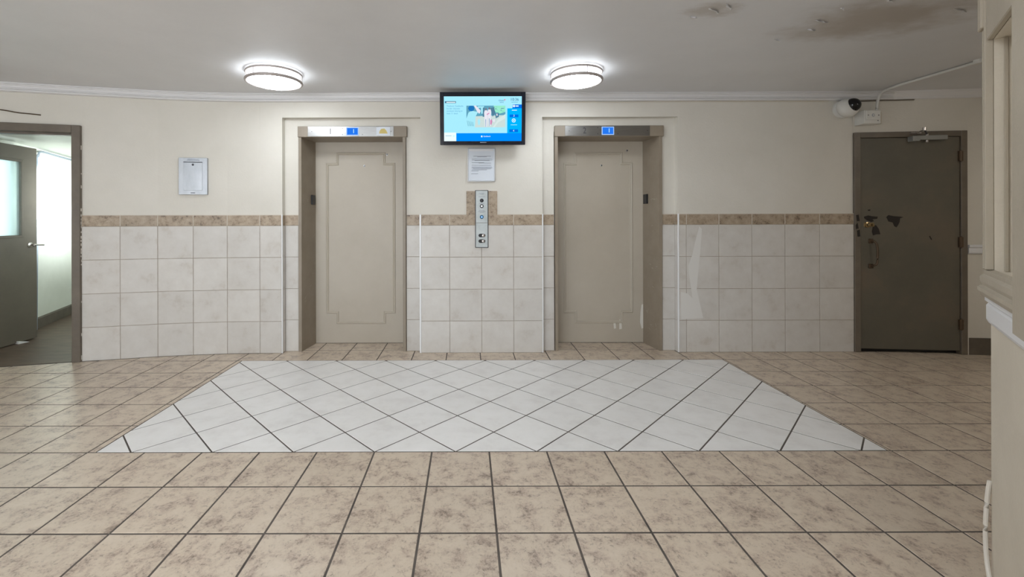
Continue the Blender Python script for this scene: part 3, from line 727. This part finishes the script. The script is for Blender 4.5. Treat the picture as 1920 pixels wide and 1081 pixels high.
# ------------------------------------------------------------------ steel door on the right
d3 = struct(empty('door_3', (R0.x, R0.y, 0), -RA), 'closed dark brown steel door with peeling paint and closer', 'door')
W3 = 2 * RFW + RDW
lbx('jamb', 0, RFW, -.012, .13, 0, RFTOP, 'paint_brown_frame', d3); lbx('jamb', RFW + RDW, W3, -.012, .13, 0, RFTOP, 'paint_brown_frame', d3)
lbx('head', RFW, RFW + RDW, -.012, .13, RFTOP - .053, RFTOP, 'paint_brown_frame', d3)
bm = nb(); box(bm, RFW + .003, RFW + RDW - .003, .002, .045, .035, RFTOP - .056, .002); lf = obj('leaf', bm, 'paint_dark_door', d3)
bm = nb(); box(bm, RFW, RFW + RDW, .046, .13, 0, RFTOP - .05); obj('stop_or_shade', bm, 'black', d3)  # black block: the shade in the gaps round the leaf, put into colour
d3w = math.cos(RA)
def dl(px, py):        # photo pixel on the door face -> local x, z of the door
    dx = (px - VPX) / F                          # ray x per unit Z ; wall: X = R0.x + t cos, Z = CAM_D - t sin
    t = (dx * CAM_D - R0.x) / (math.cos(RA) + dx * math.sin(RA)); Z = CAM_D - t * math.sin(RA)
    return t, gz(py, Z)
def chip(pts_, par=None, y0=.0012, y1=.004):
    bm = nb(); prism(bm, [dl(*p) for p in pts_], y0, y1, 'y'); o = obj('paint_chip', bm, 'chip_dark', lf); o['label'] = 'dark patch of peeled paint'
chip([(1620, 408), (1628, 405.5), (1635, 407), (1646, 408), (1645, 412), (1636, 413), (1639, 416), (1634, 418), (1626, 415), (1621, 411)])
chip([(1662, 409), (1666, 405), (1676, 407), (1689, 408), (1694, 409), (1688, 411), (1687, 418), (1684, 424), (1681, 428), (1677, 426), (1674, 419), (1666, 417)])
chip([(1637, 424), (1643, 424), (1648, 431), (1651, 441), (1644, 441), (1637, 443), (1635, 436)])
chip([(1742, 445), (1744, 444), (1748, 451), (1746, 452)]); chip([(1627, 395), (1632, 394), (1632, 397), (1628, 397)])
for pl_ in ([(1603.5, 405), (1608, 404), (1610, 416), (1605, 416.5)], [(1602.5, 424), (1606, 419), (1608, 430), (1603, 431)], [(1605, 434), (1610, 432), (1611, 445), (1606, 445)]):
    bm = nb(); prism(bm, [dl(*p) for p in pl_], -.0135, -.011, 'y'); o = obj('paint_chip', bm, 'chip_dark', d3); o['label'] = 'dark patch of peeled paint on the frame'
RX = lambda x, y, z, a=90: Matrix.Translation((x, y, z)) @ Matrix.Rotation(math.radians(a), 4, 'X')
bx_, bz_ = dl(1629, 423)
bm = nb(); lathe(bm, [(0, .03), (.010, .03), (.014, .026), (.016, .012), (.027, .008), (.029, 0)], 20, RX(bx_ - .012, .002, bz_)); lathe(bm, [(0, .034), (.008, .033), (.012, .026), (.012, 0)], 16, RX(bx_ + .022, .002, bz_ - .002)); box(bm, bx_ - .045, bx_ + .05, -.001, .003, bz_ - .02, bz_ + .02, .002)
o = obj('deadbolt', bm, 'brass', lf, smooth=True); o['label'] = 'brass deadbolt'
hx0, hz0 = dl(1631, 455); hx1, hz1 = dl(1630, 500)
bm = nb(); tube(bm, smooth_path([(hx0 + .012, .0, hz0 + .005), (hx0 + .02, -.03, hz0 + .002), (hx0 + .03, -.045, hz0 - .03), (hx0 + .034, -.048, (hz0 + hz1) / 2), (hx0 + .03, -.045, hz1 + .03), (hx0 + .018, -.03, hz1 + .008), (hx0 + .01, 0, hz1)], 5), .009, 10)
for z_ in (hz0 + .008, hz1 - .002): box(bm, hx0 - .016, hx0 + .03, -.008, .003, z_ - .022, z_ + .022, .004)
o = obj('pull_handle', bm, 'bronze_worn', lf, smooth=True); o['label'] = 'worn bronze pull handle'
for py_ in (295, 456, 610):
    hx_, hz_ = dl(1788, py_)
    bm = nb(); tube(bm, [(RFW + RDW - .001, -.010, hz_ - .05), (RFW + RDW - .001, -.010, hz_ + .05)], .008, 10); box(bm, RFW + RDW - .02, RFW + RDW + .015, -.014, .003, hz_ - .048, hz_ + .048)
    for s_ in (-1, 1): lathe(bm, [(0, .008), (.009, .004), (.009, 0)], 10, Matrix.Translation((RFW + RDW - .001, -.010, hz_ + s_ * .05)) @ Matrix.Rotation(0 if s_ > 0 else math.pi, 4, 'X'))
    obj('hinge', bm, 'bronze_worn', lf)
cx0, cz0 = dl(1702, 262); cx1, cz1 = dl(1768, 262)
cl = obj('closer_body', box(nb(), cx0 + .05, cx1, -.055, .003, cz0 - .022, cz0 + .022, .006, 2), 'closer_grey', lf); cl['label'] = 'grey door closer'
bm = nb(); box(bm, cx0, cx0 + .065, -.062, .003, cz0 - .034, cz0 + .018, .005, 2); obj('closer_cap', bm, 'closer_grey', cl)
kx, kz = dl(1733, 262); bm = nb(); lathe(bm, [(0, -.04), (.012, -.04), (.012, .034), (.009, .045), (0, .045)], 14, Matrix.Translation((kx, -.03, kz))); obj('closer_spindle', bm, 'nickel', cl)
ax, az = dl(1740, 240); ax -= .20; fx, fz = dl(1704, 252)
bm = nb(); tube(bm, [(kx, -.03, kz + .04), (ax + .0, -.20, kz + .052)], .007); obj('closer_arm', bm, 'print_dark', cl)
bm = nb(); tube(bm, [(ax, -.20, kz + .052), (fx + .06, -.02, kz + .055)], .006); lathe(bm, [(0, .02), (.014, .016), (.014, -.012), (0, -.012)], 12, Matrix.Translation((ax, -.20, kz + .056))); box(bm, fx, fx + .09, -.03, .0, kz + .046, kz + .06); obj('closer_forearm', bm, 'nickel', cl)

# ------------------------------------------------------------------ ceiling lights
def ceiling_light(x, y, r, label, clip_a, glass=None):
    e = tag(empty('ceiling_light', (x, y, CEIL)), label, 'ceiling light', 'flush double-ring ceiling lights')
    bm = nb(); lathe(bm, [(0, 0), (r * .62, 0), (r * .62, -.012), (0, -.012)], 40); obj('mounting_plate', bm, 'white_plastic', e, smooth=True)
    bm = nb(); k = r
    lathe(bm, [(k * .925, -.070), (k * .92, -.078), (k * .90, -.088), (k * .76, -.102), (k * .5, -.112), (k * .2, -.116), (0, -.1165)], 56); o = obj('diffuser', bm, 'lamp_glass', e, smooth=True)
    if glass: o.data.materials[0] = glass
    bm = nb(); lathe(bm, [(k * .62, -.0125), (k * .88, -.013), (k * .92, -.02), (k * .925, -.05), (k * .925, -.070)], 56); obj('diffuser_rim', bm, 'lamp_rim', e, smooth=True)
    bm = nb(); torus(bm, r, .0085, -.016, 64, 10, 1.1); obj('upper_ring', bm, 'ring_nickel', e, smooth=True)
    bm = nb(); torus(bm, r, .0115, -.080, 64, 10, 1.1); obj('lower_ring', bm, 'ring_nickel', e, smooth=True)
    for q in range(3):
        a = math.radians(clip_a + 120 * q); bm = nb()
        tube(bm, [(r * 1.02 * math.cos(a), r * 1.02 * math.sin(a), -.010), (r * 1.02 * math.cos(a), r * 1.02 * math.sin(a), -.095)], .0035, 8); obj('post', bm, 'ring_nickel', e, smooth=True)
    return e
ceiling_light(-1.629, -.65, .218, 'lit round ceiling light above the first lift', 250)
ceiling_light(.918, -.65, .208, 'lit round ceiling light above the second lift', 280)
ceiling_light(-1.629, -3.2, .218, 'added round fill lamp overhead, left of the viewer', 250)  # this lamp and the next three are unseen, added as fill
ceiling_light(-1.629, -5.75, .218, 'added round fill lamp behind the viewer on the left', 250)
ceiling_light(.25, -3.2, .218, 'added round fill lamp overhead, right of the viewer', 280)
ceiling_light(.25, -5.75, .218, 'added round fill lamp behind the viewer on the right', 280)

ceiling_light(4.6, -1.9, .16, 'small added fill lamp in the side corridor behind the pier', 280, emis('fill_warm', (1.0, 0.93, 0.82, 1), 30.0))  # hidden lamp added to brighten the right wall and ceiling

# ------------------------------------------------------------------ television
TZ = 4.22; tw = 160 * TZ / F; th = 97.5 * TZ / F
tv = tag(empty('television', (gx(905.5, TZ), TZ - CAM_D, gz(222.3, TZ))), 'black wall television showing a pale blue news screen between the lifts', 'television')
tilt = empty('tilt', (0, 0, 0)); bpy.data.objects.remove(tilt)
tv.rotation_euler = (math.radians(5), 0, 0)
def tbx(name, x0, x1, y0, y1, z0, z1, material, parent=None, bev=0.0): return lbx(name, x0, x1, y0, y1, z0, z1, material, parent or tv, bev)
tbx('body', -tw / 2, tw / 2, .0, .045, -th / 2, th / 2, 'tv_bezel', bev=.006)
u = TZ / F
sx0, sx1, sz0, sz1 = (833 - 905.5) * u, (978.5 - 905.5) * u, (222.3 - 264) * u, (222.3 - 181.5) * u
for nm, a in (('bezel', (-tw / 2, sx0, -th / 2, th / 2)), ('bezel', (sx1, tw / 2, -th / 2, th / 2)), ('bezel', (sx0, sx1, sz1, th / 2)), ('bezel', (sx0, sx1, -th / 2, sz0))): tbx(nm, a[0], a[1], -.006, .002, a[2], a[3], 'tv_bezel', bev=.0015)
scr = tbx('screen', sx0, sx1, -.002, .0, sz0, sz1, 'scr_cyan'); scr['label'] = 'lit pale blue screen'
lay = [-.0022]
def srect(name, a, b, c, d, material):
    y = lay[0]; lay[0] -= .00006
    return tbx(name, (a - 905.5) * u, (b - 905.5) * u, y - .0003, y, (222.3 - d) * u, (222.3 - c) * u, material, scr)
def spoly(name, pts_, material):
    y = lay[0]; lay[0] -= .00006
    bm = nb(); prism(bm, [((a - 905.5) * u, (222.3 - b) * u) for a, b in pts_], y - .0003, y, 'y'); return obj(name, bm, material, scr)
srect('side_bar', 951.5, 978.5, 203.5, 264, 'scr_sky'); srect('bottom_bar', 856, 978.5, 249.2, 264, 'scr_blue')
spoly('tab', [(961, 203.5), (962, 196.5), (978.5, 196.5), (978.5, 203.5)], 'scr_deep'); srect('corner_card', 833, 855.5, 248, 264, 'scr_white')
srect('progress_bar', 835, 855.5, 190.3, 193.8, 'scr_ink'); srect('progress_bar', 837.5, 854.5, 191.4, 193, 'scr_white')
srect('number_box', 956, 972.5, 215, 220, 'scr_deep'); srect('number_box', 955.5, 972, 242.3, 247.5, 'scr_deep')
# the news picture
P0, P1, Q0, Q1 = 875, 948, 198.5, 238.5
srect('picture', P0, P1, Q0, Q1, 'pic_teal')
pk = lambda pts_, m_: spoly('picture_patch', pts_, m_)
pk([(892, 218), (948, 216), (948, 238.5), (891, 238.5)], 'pic_sand')
pk([(926, 198.5), (948, 198.5), (948, 210), (938, 213), (930, 211), (927, 205)], 'pic_green')
pk([(896, 199.5), (908, 199.5), (907, 213), (898, 214)], 'pic_shirt'); pk([(898, 203), (902, 202), (903, 214), (899, 216)], 'pic_teal')
pk([(906, 202), (909, 202), (909, 219), (905.5, 219)], 'pic_dark'); pk([(920, 203), (927, 201), (929, 213), (924, 219)], 'pic_dark')
pk([(929, 213), (935, 211), (936, 219), (930, 222)], 'pic_dark'); pk([(931, 213.5), (933, 213), (933.5, 217), (931.5, 217.5)], 'pic_skin')
pk([(875, 222), (879, 211), (885, 208), (897, 210), (892, 219), (891, 238.5), (875, 238.5)], 'pic_shirt')
for k in range(5): pk([(876 + k * 2.6, 226 + k * .6), (876.6 + k * 2.6, 226 + k * .6), (879 + k * 2.4, 236), (878.2 + k * 2.4, 236)], 'pic_teal')
pk([(889, 198.5), (893, 198.5), (902, 208), (900, 213), (896, 211)], 'pic_skin')
pk([(878, 203), (881, 198.8), (887, 198.8), (890, 202), (889, 207), (885, 209), (880, 207.5)], 'pic_cap')
for bx0, hy in ((911.5, 203.5), (918, 202)):
    pk([(bx0 - 3.4, hy + 8), (bx0 - 2.2, hy + 3.6), (bx0 + 2.4, hy + 3.6), (bx0 + 3.6, hy + 8), (bx0 + 3.0, hy + 17), (bx0 + 2.2, hy + 34), (bx0 - 1.8, hy + 34), (bx0 - 2.8, hy + 17)], 'pic_skin')
    pk([(bx0 - 1.3, hy), (bx0 + 1.3, hy - .2), (bx0 + 1.6, hy + 2.4), (bx0, hy + 3.8), (bx0 - 1.5, hy + 2.6)], 'pic_brown')
    pk([(bx0 - .8, hy + 20), (bx0 + .4, hy + 20), (bx0 + .2, hy + 34), (bx0 - .6, hy + 34)], 'pic_teal')
pk([(919.5, 226), (922, 223), (923.6, 228), (922, 234), (919.5, 233)], 'pic_pink'); pk([(913, 214), (917.5, 211.5), (918.2, 213), (913.6, 216)], 'pic_pink')
pk([(925, 224), (928.5, 223.5), (928, 229), (924.6, 228)], 'pic_skin'); pk([(896, 226), (899, 222), (901, 227), (900, 234), (897, 234)], 'pic_shirt')
pk([(948, 214), (948, 222), (934, 230), (928, 238.5), (924, 238.5), (936, 222)], 'pic_pale')
for k in range(14):
    a = 927 + random.random() * 19; b = 199.5 + random.random() * 9; s_ = .6 + random.random() * 1.2
    spoly('picture_patch', [(a, b), (a + s_ * 1.4, b + .3), (a + s_, b + s_), (a - .3, b + s_ * .8)], random.choice(['pic_teal', 'pic_dark', 'pic_shirt']))
def stext(s, size_px, px, py, material, align='CENTER', sx=1.0):
    lay[0] -= .00006
    return text('screen_text', s, size_px * u, material, scr, ((px - 905.5) * u, lay[0] - .0003, (222.3 - py) * u), align=align, ext=.0001, sx=sx)
stext('10:36', 7.2, 965, 187.6, 'scr_ink')
for k, s in enumerate(['Thailand, Cambodia', 'border disputes', 'escalates leaving at', 'least 11 dead']): stext(s, 3.9, 838, 199.4 + k * 4.5, 'scr_text', 'LEFT')
stext('Global', 4.0, 940.5, 189.3, 'scr_ink'); stext('NEWS', 2.6, 941, 192.8, 'scr_ink'); spoly('logo_swoosh', [(944.5, 188), (947, 186.3), (948, 188), (946.5, 190.6), (946.8, 188)], 'scr_red')
stext('3', 5.2, 964, 217.5, 'scr_white'); stext('4', 5.2, 963.5, 245, 'scr_white'); stext('Goldtech', 3.6, 913.5, 255.3, 'scr_white')
srect('logo_mark', 902.5, 905, 253.8, 256.8, 'scr_white')
for a, b, c, d, mm in ((959, 971, 191.9, 192.6, 'scr_text'), (960, 969.5, 206.6, 207.7, 'scr_white'), (958, 970, 233.6, 234.6, 'scr_cyan'), (967, 972.5, 198.5, 200.5, 'scr_white'), (835.5, 847, 253.8, 254.5, 'scr_text'), (849.5, 853, 253, 256, 'scr_pale')): srect('screen_print', a, b, c, d, mm)
y = lay[0] - .0002
for R_, px_, py_ in ((3.1, 963.6, 226), (1.3, 964.3 - .3, 199.5)):
    bm = nb(); torus(bm, R_ * u, .55 * u * (1 if R_ > 2 else 1.5), 0, 24, 4, .05); bmesh.ops.transform(bm, matrix=Matrix.Translation(((px_ - 905.5) * u, y, (222.3 - py_) * u)) @ Matrix.Rotation(math.radians(90), 4, 'X'), verts=bm.verts[:]); obj('screen_icon', bm, 'scr_white', scr)
srect('screen_icon', 962.4, 964.8, 224.8, 227, 'scr_white')
o = tbx('maker_mark', -7 * u + .01, 7 * u - .0, -.0066, -.006, (222.3 - 267) * u, (222.3 - 265.8) * u, 'print_grey')
bm = nb(); box(bm, -.10, .10, .045, .09, -.10, .10, .01); obj('wall_bracket', bm, 'black', tv)
bm = nb(); box(bm, -.04, .04, .08, .155, -.05, .05); obj('bracket_arm', bm, 'black', tv)

# ------------------------------------------------------------------ notice in a clear holder
NZ = 4.365
nt_ = tag(empty('notice_frame', (gx(903, NZ), PD, gz(308.7, NZ))), 'typed white notice in a thin silver frame under the television', 'notice')
nw, nh = 52 * NZ / F, 63.5 * NZ / F
lbx('backing', -nw / 2, nw / 2, -.008, 0, -nh / 2, nh / 2, 'steel', nt_, .001)
for a in ((-nw / 2, -nw / 2 + .008, -nh / 2, nh / 2), (nw / 2 - .008, nw / 2, -nh / 2, nh / 2), (-nw / 2 + .008, nw / 2 - .008, -nh / 2, -nh / 2 + .008), (-nw / 2 + .008, nw / 2 - .008, nh / 2 - .008, nh / 2)):
    lbx('frame_edge', a[0], a[1], -.016, -.004, a[2], a[3], 'steel', nt_, .002)
pp_ = lbx('paper', -nw / 2 + .01, nw / 2 - .01, -.010, -.0075, -nh / 2 + .01, nh / 2 - .01, 'paper', nt_)
random.seed(5)
for k, (yy, a, b) in enumerate(((.245, .2, .85), (.262, .35, .7), (.32, .15, .88), (.355, .15, .9), (.37, .25, .8), (.43, .15, .6), (.445, .4, .85), (.51, .15, .85), (.56, .15, .88), (.59, .15, .9), (.615, .2, .85), (.645, .15, .7), (.68, .13, .4), (.76, .13, .38))):
    lbx('text_line', -nw / 2 + nw * a, -nw / 2 + nw * b, -.0103, -.0099, nh / 2 - nh * yy - .0022, nh / 2 - nh * yy + .0012, 'print_grey', pp_)
lbx('clip_strip', -nw / 2 + .02, nw / 2 - .02, -.0125, -.010, nh / 2 - .032, nh / 2 - .010, 'white_gloss', nt_, .001)

# ------------------------------------------------------------------ call station
CZ = 4.36; cs = tag(empty('call_station', (gx(903.3, CZ), 0, gz(410.3, CZ))), 'tall steel elevator call plate with buttons between the lifts', 'call panel')
cu = CZ / F; cw, ch = 24.5 * cu, 108 * cu
lbx('plate_edge', -cw / 2, cw / 2, -.013, PD, -ch / 2, ch / 2, 'print_dark', cs, .002)
mottled('steel_call', [(0.3, lin(176, 182, 182)), (0.7, lin(196, 202, 202))], 12, 4, rough=0.5, metal=0.45)
lbx('plate', -cw / 2 + .006, cw / 2 - .006, -.0185, -.01, -ch / 2 + .006, ch / 2 - .006, 'steel_call', cs, .002)
Y0 = -.0185
def cbtn(py, rings, label):
    z = (410.3 - py) * cu
    bm = nb(); lathe(bm, [(0, .004), (.0155, .004), (.018, .0025), (.019, 0)], 24, RX(0, Y0 + .0005, z)); o = obj('button', bm, rings[0], cs, smooth=True); o['label'] = label
    bm = nb(); lathe(bm, [(0, .0055), (.008, .0055), (.0095, .0035)], 20, RX(0, Y0 + .0005, z)); obj('button_cap', bm, rings[1], o, smooth=True)
cbtn(375.8, ('black', 'print_dark'), 'black speaker hole'); cbtn(386.3, ('print_dark', 'btn_glow'), 'round button with white centre'); cbtn(406.6, ('scr_ink', 'disp_edge'), 'round button with blue-white centre')
for py in (441.2, 451.8):
    z = (410.3 - py) * cu
    bm = nb(); poly = [(-.016 + .017 * math.cos(a), .017 * math.sin(a)) for a in [math.pi / 2 + math.pi * k / 10 for k in range(11)]] + [(.018 + .017 * math.cos(a), .017 * math.sin(a)) for a in [-math.pi / 2 + math.pi * k / 10 for k in range(11)]]
    prism(bm, [(p, q + z) for p, q in poly], Y0 - .002, Y0 + .002, 'y'); o = obj('key_switch', bm, 'black', cs); o['label'] = 'oval key switch'
    bm = nb(); lathe(bm, [(0, .012), (.010, .012), (.0145, .009), (.016, 0)], 22, RX(.014, Y0 - .001, z)); obj('key_cylinder', bm, 'nickel', o, smooth=True)
for py, hw_, hh in ((361.8, .026, .0014), (363.8, .02, .0014), (368.5, .03, .001), (381.5, .027, .001), (394.8, .028, .0012), (396.6, .038, .0014), (398.4, .02, .0012)):
    z = (410.3 - py) * cu; lbx('engraved_line', -hw_, hw_, Y0 - .0004, Y0 + .001, z - hh, z + hh, 'print_grey', cs)
lbx('seam', -cw / 2 + .006, cw / 2 - .006, Y0 - .001, Y0 + .001, (410.3 - 417.5) * cu - .003, (410.3 - 417.5) * cu + .003, 'steel', cs)

# ------------------------------------------------------------------ metal wall box on the left wall
mid = (LP[2] + LP[4]) / 2; md = (LP[2] - LP[4]).normalized(); ang = math.atan2(md.y, md.x)
t_ = (gx(359, 4.29) - mid.x); pos = mid + md * (t_ / md.x)
mb_ = tag(empty('access_panel', (pos.x, pos.y, gz(328.3, 4.29)), ang), 'brushed steel access box with small lock on the left wall', 'wall box')
mw, mh = 50.5 * 4.29 / F, 69.5 * 4.29 / F
lbx('body', -mw / 2, mw / 2, -.006, .02, -mh / 2, mh / 2, 'steel_panel', mb_, .002)
dr = lbx('flap', -.086, .086, -.009, -.004, -.138, .134, 'steel_panel', mb_, .0015)
lbx('slot', -.088, .088, -.0072, -.005, .134, .140, 'print_dark', mb_)
bm = nb(); lathe(bm, [(0, .006), (.009, .006), (.011, 0)], 16, RX(0, -.008, .112)); obj('lock', bm, 'print_dark', dr)
lbx('engraved_line', -.055, .06, -.0065, -.0055, .152, .158, 'print_grey', mb_); lbx('engraved_line', -.045, .05, -.0065, -.0055, .163, .167, 'print_grey', mb_); lbx('maker_mark', -.022, .02, -.0065, -.0055, -.165, -.159, 'print_dark', mb_)

# ------------------------------------------------------------------ security camera, outlet box, conduit, cables
sc = tag(empty('security_camera', (gx(1586.5, 4.33), PD, gz(205, 4.33))), 'white dome security camera with black eye under the crown moulding', 'camera')
bm = nb(); lathe(bm, [(0, 0), (.085, 0), (.085, .02), (.07, .03), (0, .03)], 28, RX(0, 0, 0)); obj('base', bm, 'white_plastic', sc, smooth=True)
bm = nb(); lathe(bm, [(0, -.07)] + [(.098 * math.sin(a), -.07 * math.cos(a)) for a in [math.pi * k / 14 for k in range(1, 14)]] + [(0, .07)], 32, Matrix.Translation((0, -.075, 0)) @ Matrix.Rotation(math.radians(18), 4, 'Y') @ Matrix.Rotation(math.radians(78), 4, 'X') @ Matrix.Scale(.92, 4, (0, 1, 0))); obj('shell', bm, 'white_plastic', sc, smooth=True)
bm = nb(); bmesh.ops.create_uvsphere(bm, u_segments=28, v_segments=16, radius=.066, matrix=Matrix.Translation((.020, -.110, .018))); o = obj('lens_ball', bm, 'black_gloss', sc, smooth=True); o['label'] = 'glossy black eye'
bm = nb(); bmesh.ops.create_uvsphere(bm, u_segments=10, v_segments=6, radius=.006, matrix=Matrix.Translation((-.0, -.148, -.03))); obj('sensor_dot', bm, 'black', sc, smooth=True)

jx0 = gx(1604.5); jz0, jz1 = gz(233.5, 4.28), gz(208.5, 4.28)
jb = tag(empty('outlet_box', (jx0 + .08, 0, jz0)), 'white surface outlet box beside the security camera', 'outlet box')
lbx('body', -.08, .08, -.098, .02, 0, jz1 - jz0, 'white_plastic', jb, .003)
lbx('cover_plate', -.066, .07, -.106, -.096, .035, jz1 - jz0 - .004, 'white_plastic', jb, .003)
for x_, z_ in ((-.048, .08), (.052, .08), (.052, .03)):
    bm = nb(); lathe(bm, [(0, .002), (.004, .002), (.005, 0)], 10, RX(x_, -.106 if z_ > .05 else -.098, z_)); obj('screw', bm, 'print_dark', jb)
bm = nb(); lathe(bm, [(.009, .002), (.012, .003), (.015, 0)], 16, RX(0, -.106, .08)); obj('socket', bm, 'print_grey', jb)
lbx('side_box', .08, .135, -.05, .02, .01, jz1 - jz0 - .01, 'paint_pier', jb, .003)
bm = nb(); pth = [(jx0 + .15, -.065, jz1 - .01), (jx0 + .152, -.07, 2.44), (jx0 + .156, -.085, 2.50), (jx0 + .148, -.14, 2.538), (jx0 + .14, -.30, 2.546), (jx0 + .155, -.52, 2.547), (jx0 + .175, -.90, 2.547), (jx0 + .18, -1.3, 2.547)]
tube(bm, smooth_path(pth, 6), .0125, 10); tag(obj('conduit', bm, 'white_plastic', smooth=True), 'white conduit rising from the outlet box across the ceiling', 'conduit')
bm = nb(); lathe(bm, [(0, .03), (.03, .03), (.034, 0), (0, 0)], 16, Matrix.Translation((jx0 + .18, -.905, CEIL)) @ Matrix.Rotation(math.pi, 4, 'X')); tag(obj('conduit_clamp', bm, 'white_plastic'), 'white clamp holding the ceiling conduit near the pier', 'clamp')
bm = nb(); random.seed(2)
pth = []
for k in range(24):
    x_ = .58 + k * (3.58 - .58) / 23; pth.append((x_, .004, CEIL - .0815 - (.004 * abs(math.sin(k * .7)) if k < 9 else 0)))
tube(bm, pth, .0045, 6); tag(obj('cable', bm, 'paint_pier', smooth=True), 'thin cable clipped under the crown moulding between television and camera', 'cable')
bm = nb(); tube(bm, [(3.80, .004, CEIL - .083), tuple(R0 + RDIR * .05 + Vector((0, .002))) + (CEIL - .084,)] + [tuple(R0 + RDIR * t + Vector((0, .002))) + (CEIL - .084,) for t in (.15, .35, .55)], .0055, 6)
tag(obj('cable', bm, 'paint_brown_frame', smooth=True), 'short dark cable under the crown moulding right of the camera', 'cable')
def onleft(px, py, off=.0):
    dx = (px - VPX) / F; n = NB      # plane of the doorway wall
    t = ((J0.x) - dx * (J0.y + CAM_D)) / (dx * DDIR.y - DDIR.x); P = J0 + DDIR * t - NB * off; Z = P.y + CAM_D
    return Vector((P.x, P.y, gz(py, Z)))
bm = nb(); tube(bm, smooth_path([onleft(-22, 199, .02), onleft(-3, 202, .02), onleft(15, 205, .012), onleft(35, 209, .0), onleft(55, 211, -.004), onleft(76, 213.5, -.006)], 5), .0055, 6)
tag(obj('loose_wire', bm, 'bronze_worn', smooth=True), 'loose brown wire above the left doorway', 'wire')
bm = nb(); p_ = onleft(-30, 199, .0); box(bm, p_.x - .05, p_.x + .04, p_.y - .05, p_.y + .01, p_.z - .045, p_.z + .045, .01); tag(obj('junction_box', bm, 'black'), 'small dark box above the left doorway', 'box')
tag(obj('floor_cord', CORD, 'caulk', smooth=True), 'white cord hanging at the corner of the pier on the right', 'cord')

# flakes of ceiling paint
random.seed(21)
def cpt(px, py): Z = F * (CEIL - CAM_H) / (VPY - py); return Vector((gx(px, Z), Z - CAM_D))
for px, py, l_ in ((1540, 42, .13), (1520, 57, .09), (1458, 76, .07), (1660, 2, .16), (1800, 22, .14), (1340, 22, .12), (1365, 14, .12), (1300, 33, .07), (1580, 18, .05)):
    c = cpt(px, py); a = random.uniform(.2, .9)
    bm = nb(); n_ = 7; L_ = l_ / 2; vs = []
    for i in range(n_ + 1):
        t = -1 + 2 * i / n_; wd = l_ * .13 * (1 - abs(t) ** 1.5) * random.uniform(.6, 1.2) + .002
        vs.append((bm.verts.new((t * L_, random.uniform(-.01, .01), 0)), bm.verts.new((t * L_, -wd, -.012 * (1 - t * t) - .001)), bm.verts.new((t * L_, -wd + .002, -.012 * (1 - t * t) + .0005))))
    for A, B in zip(vs, vs[1:]):
        bm.faces.new([A[0], B[0], B[1], A[1]]); bm.faces.new([A[1], B[1], B[2], A[2]]); bm.faces.new([A[2], B[2], B[0], A[0]])
    obj('paint_flake', bm, 'crown_white', ceiling, loc=(c.x, c.y, CEIL), rot=(0, 0, a))
print('tiles', len(vis), 'hidden', len(hid))
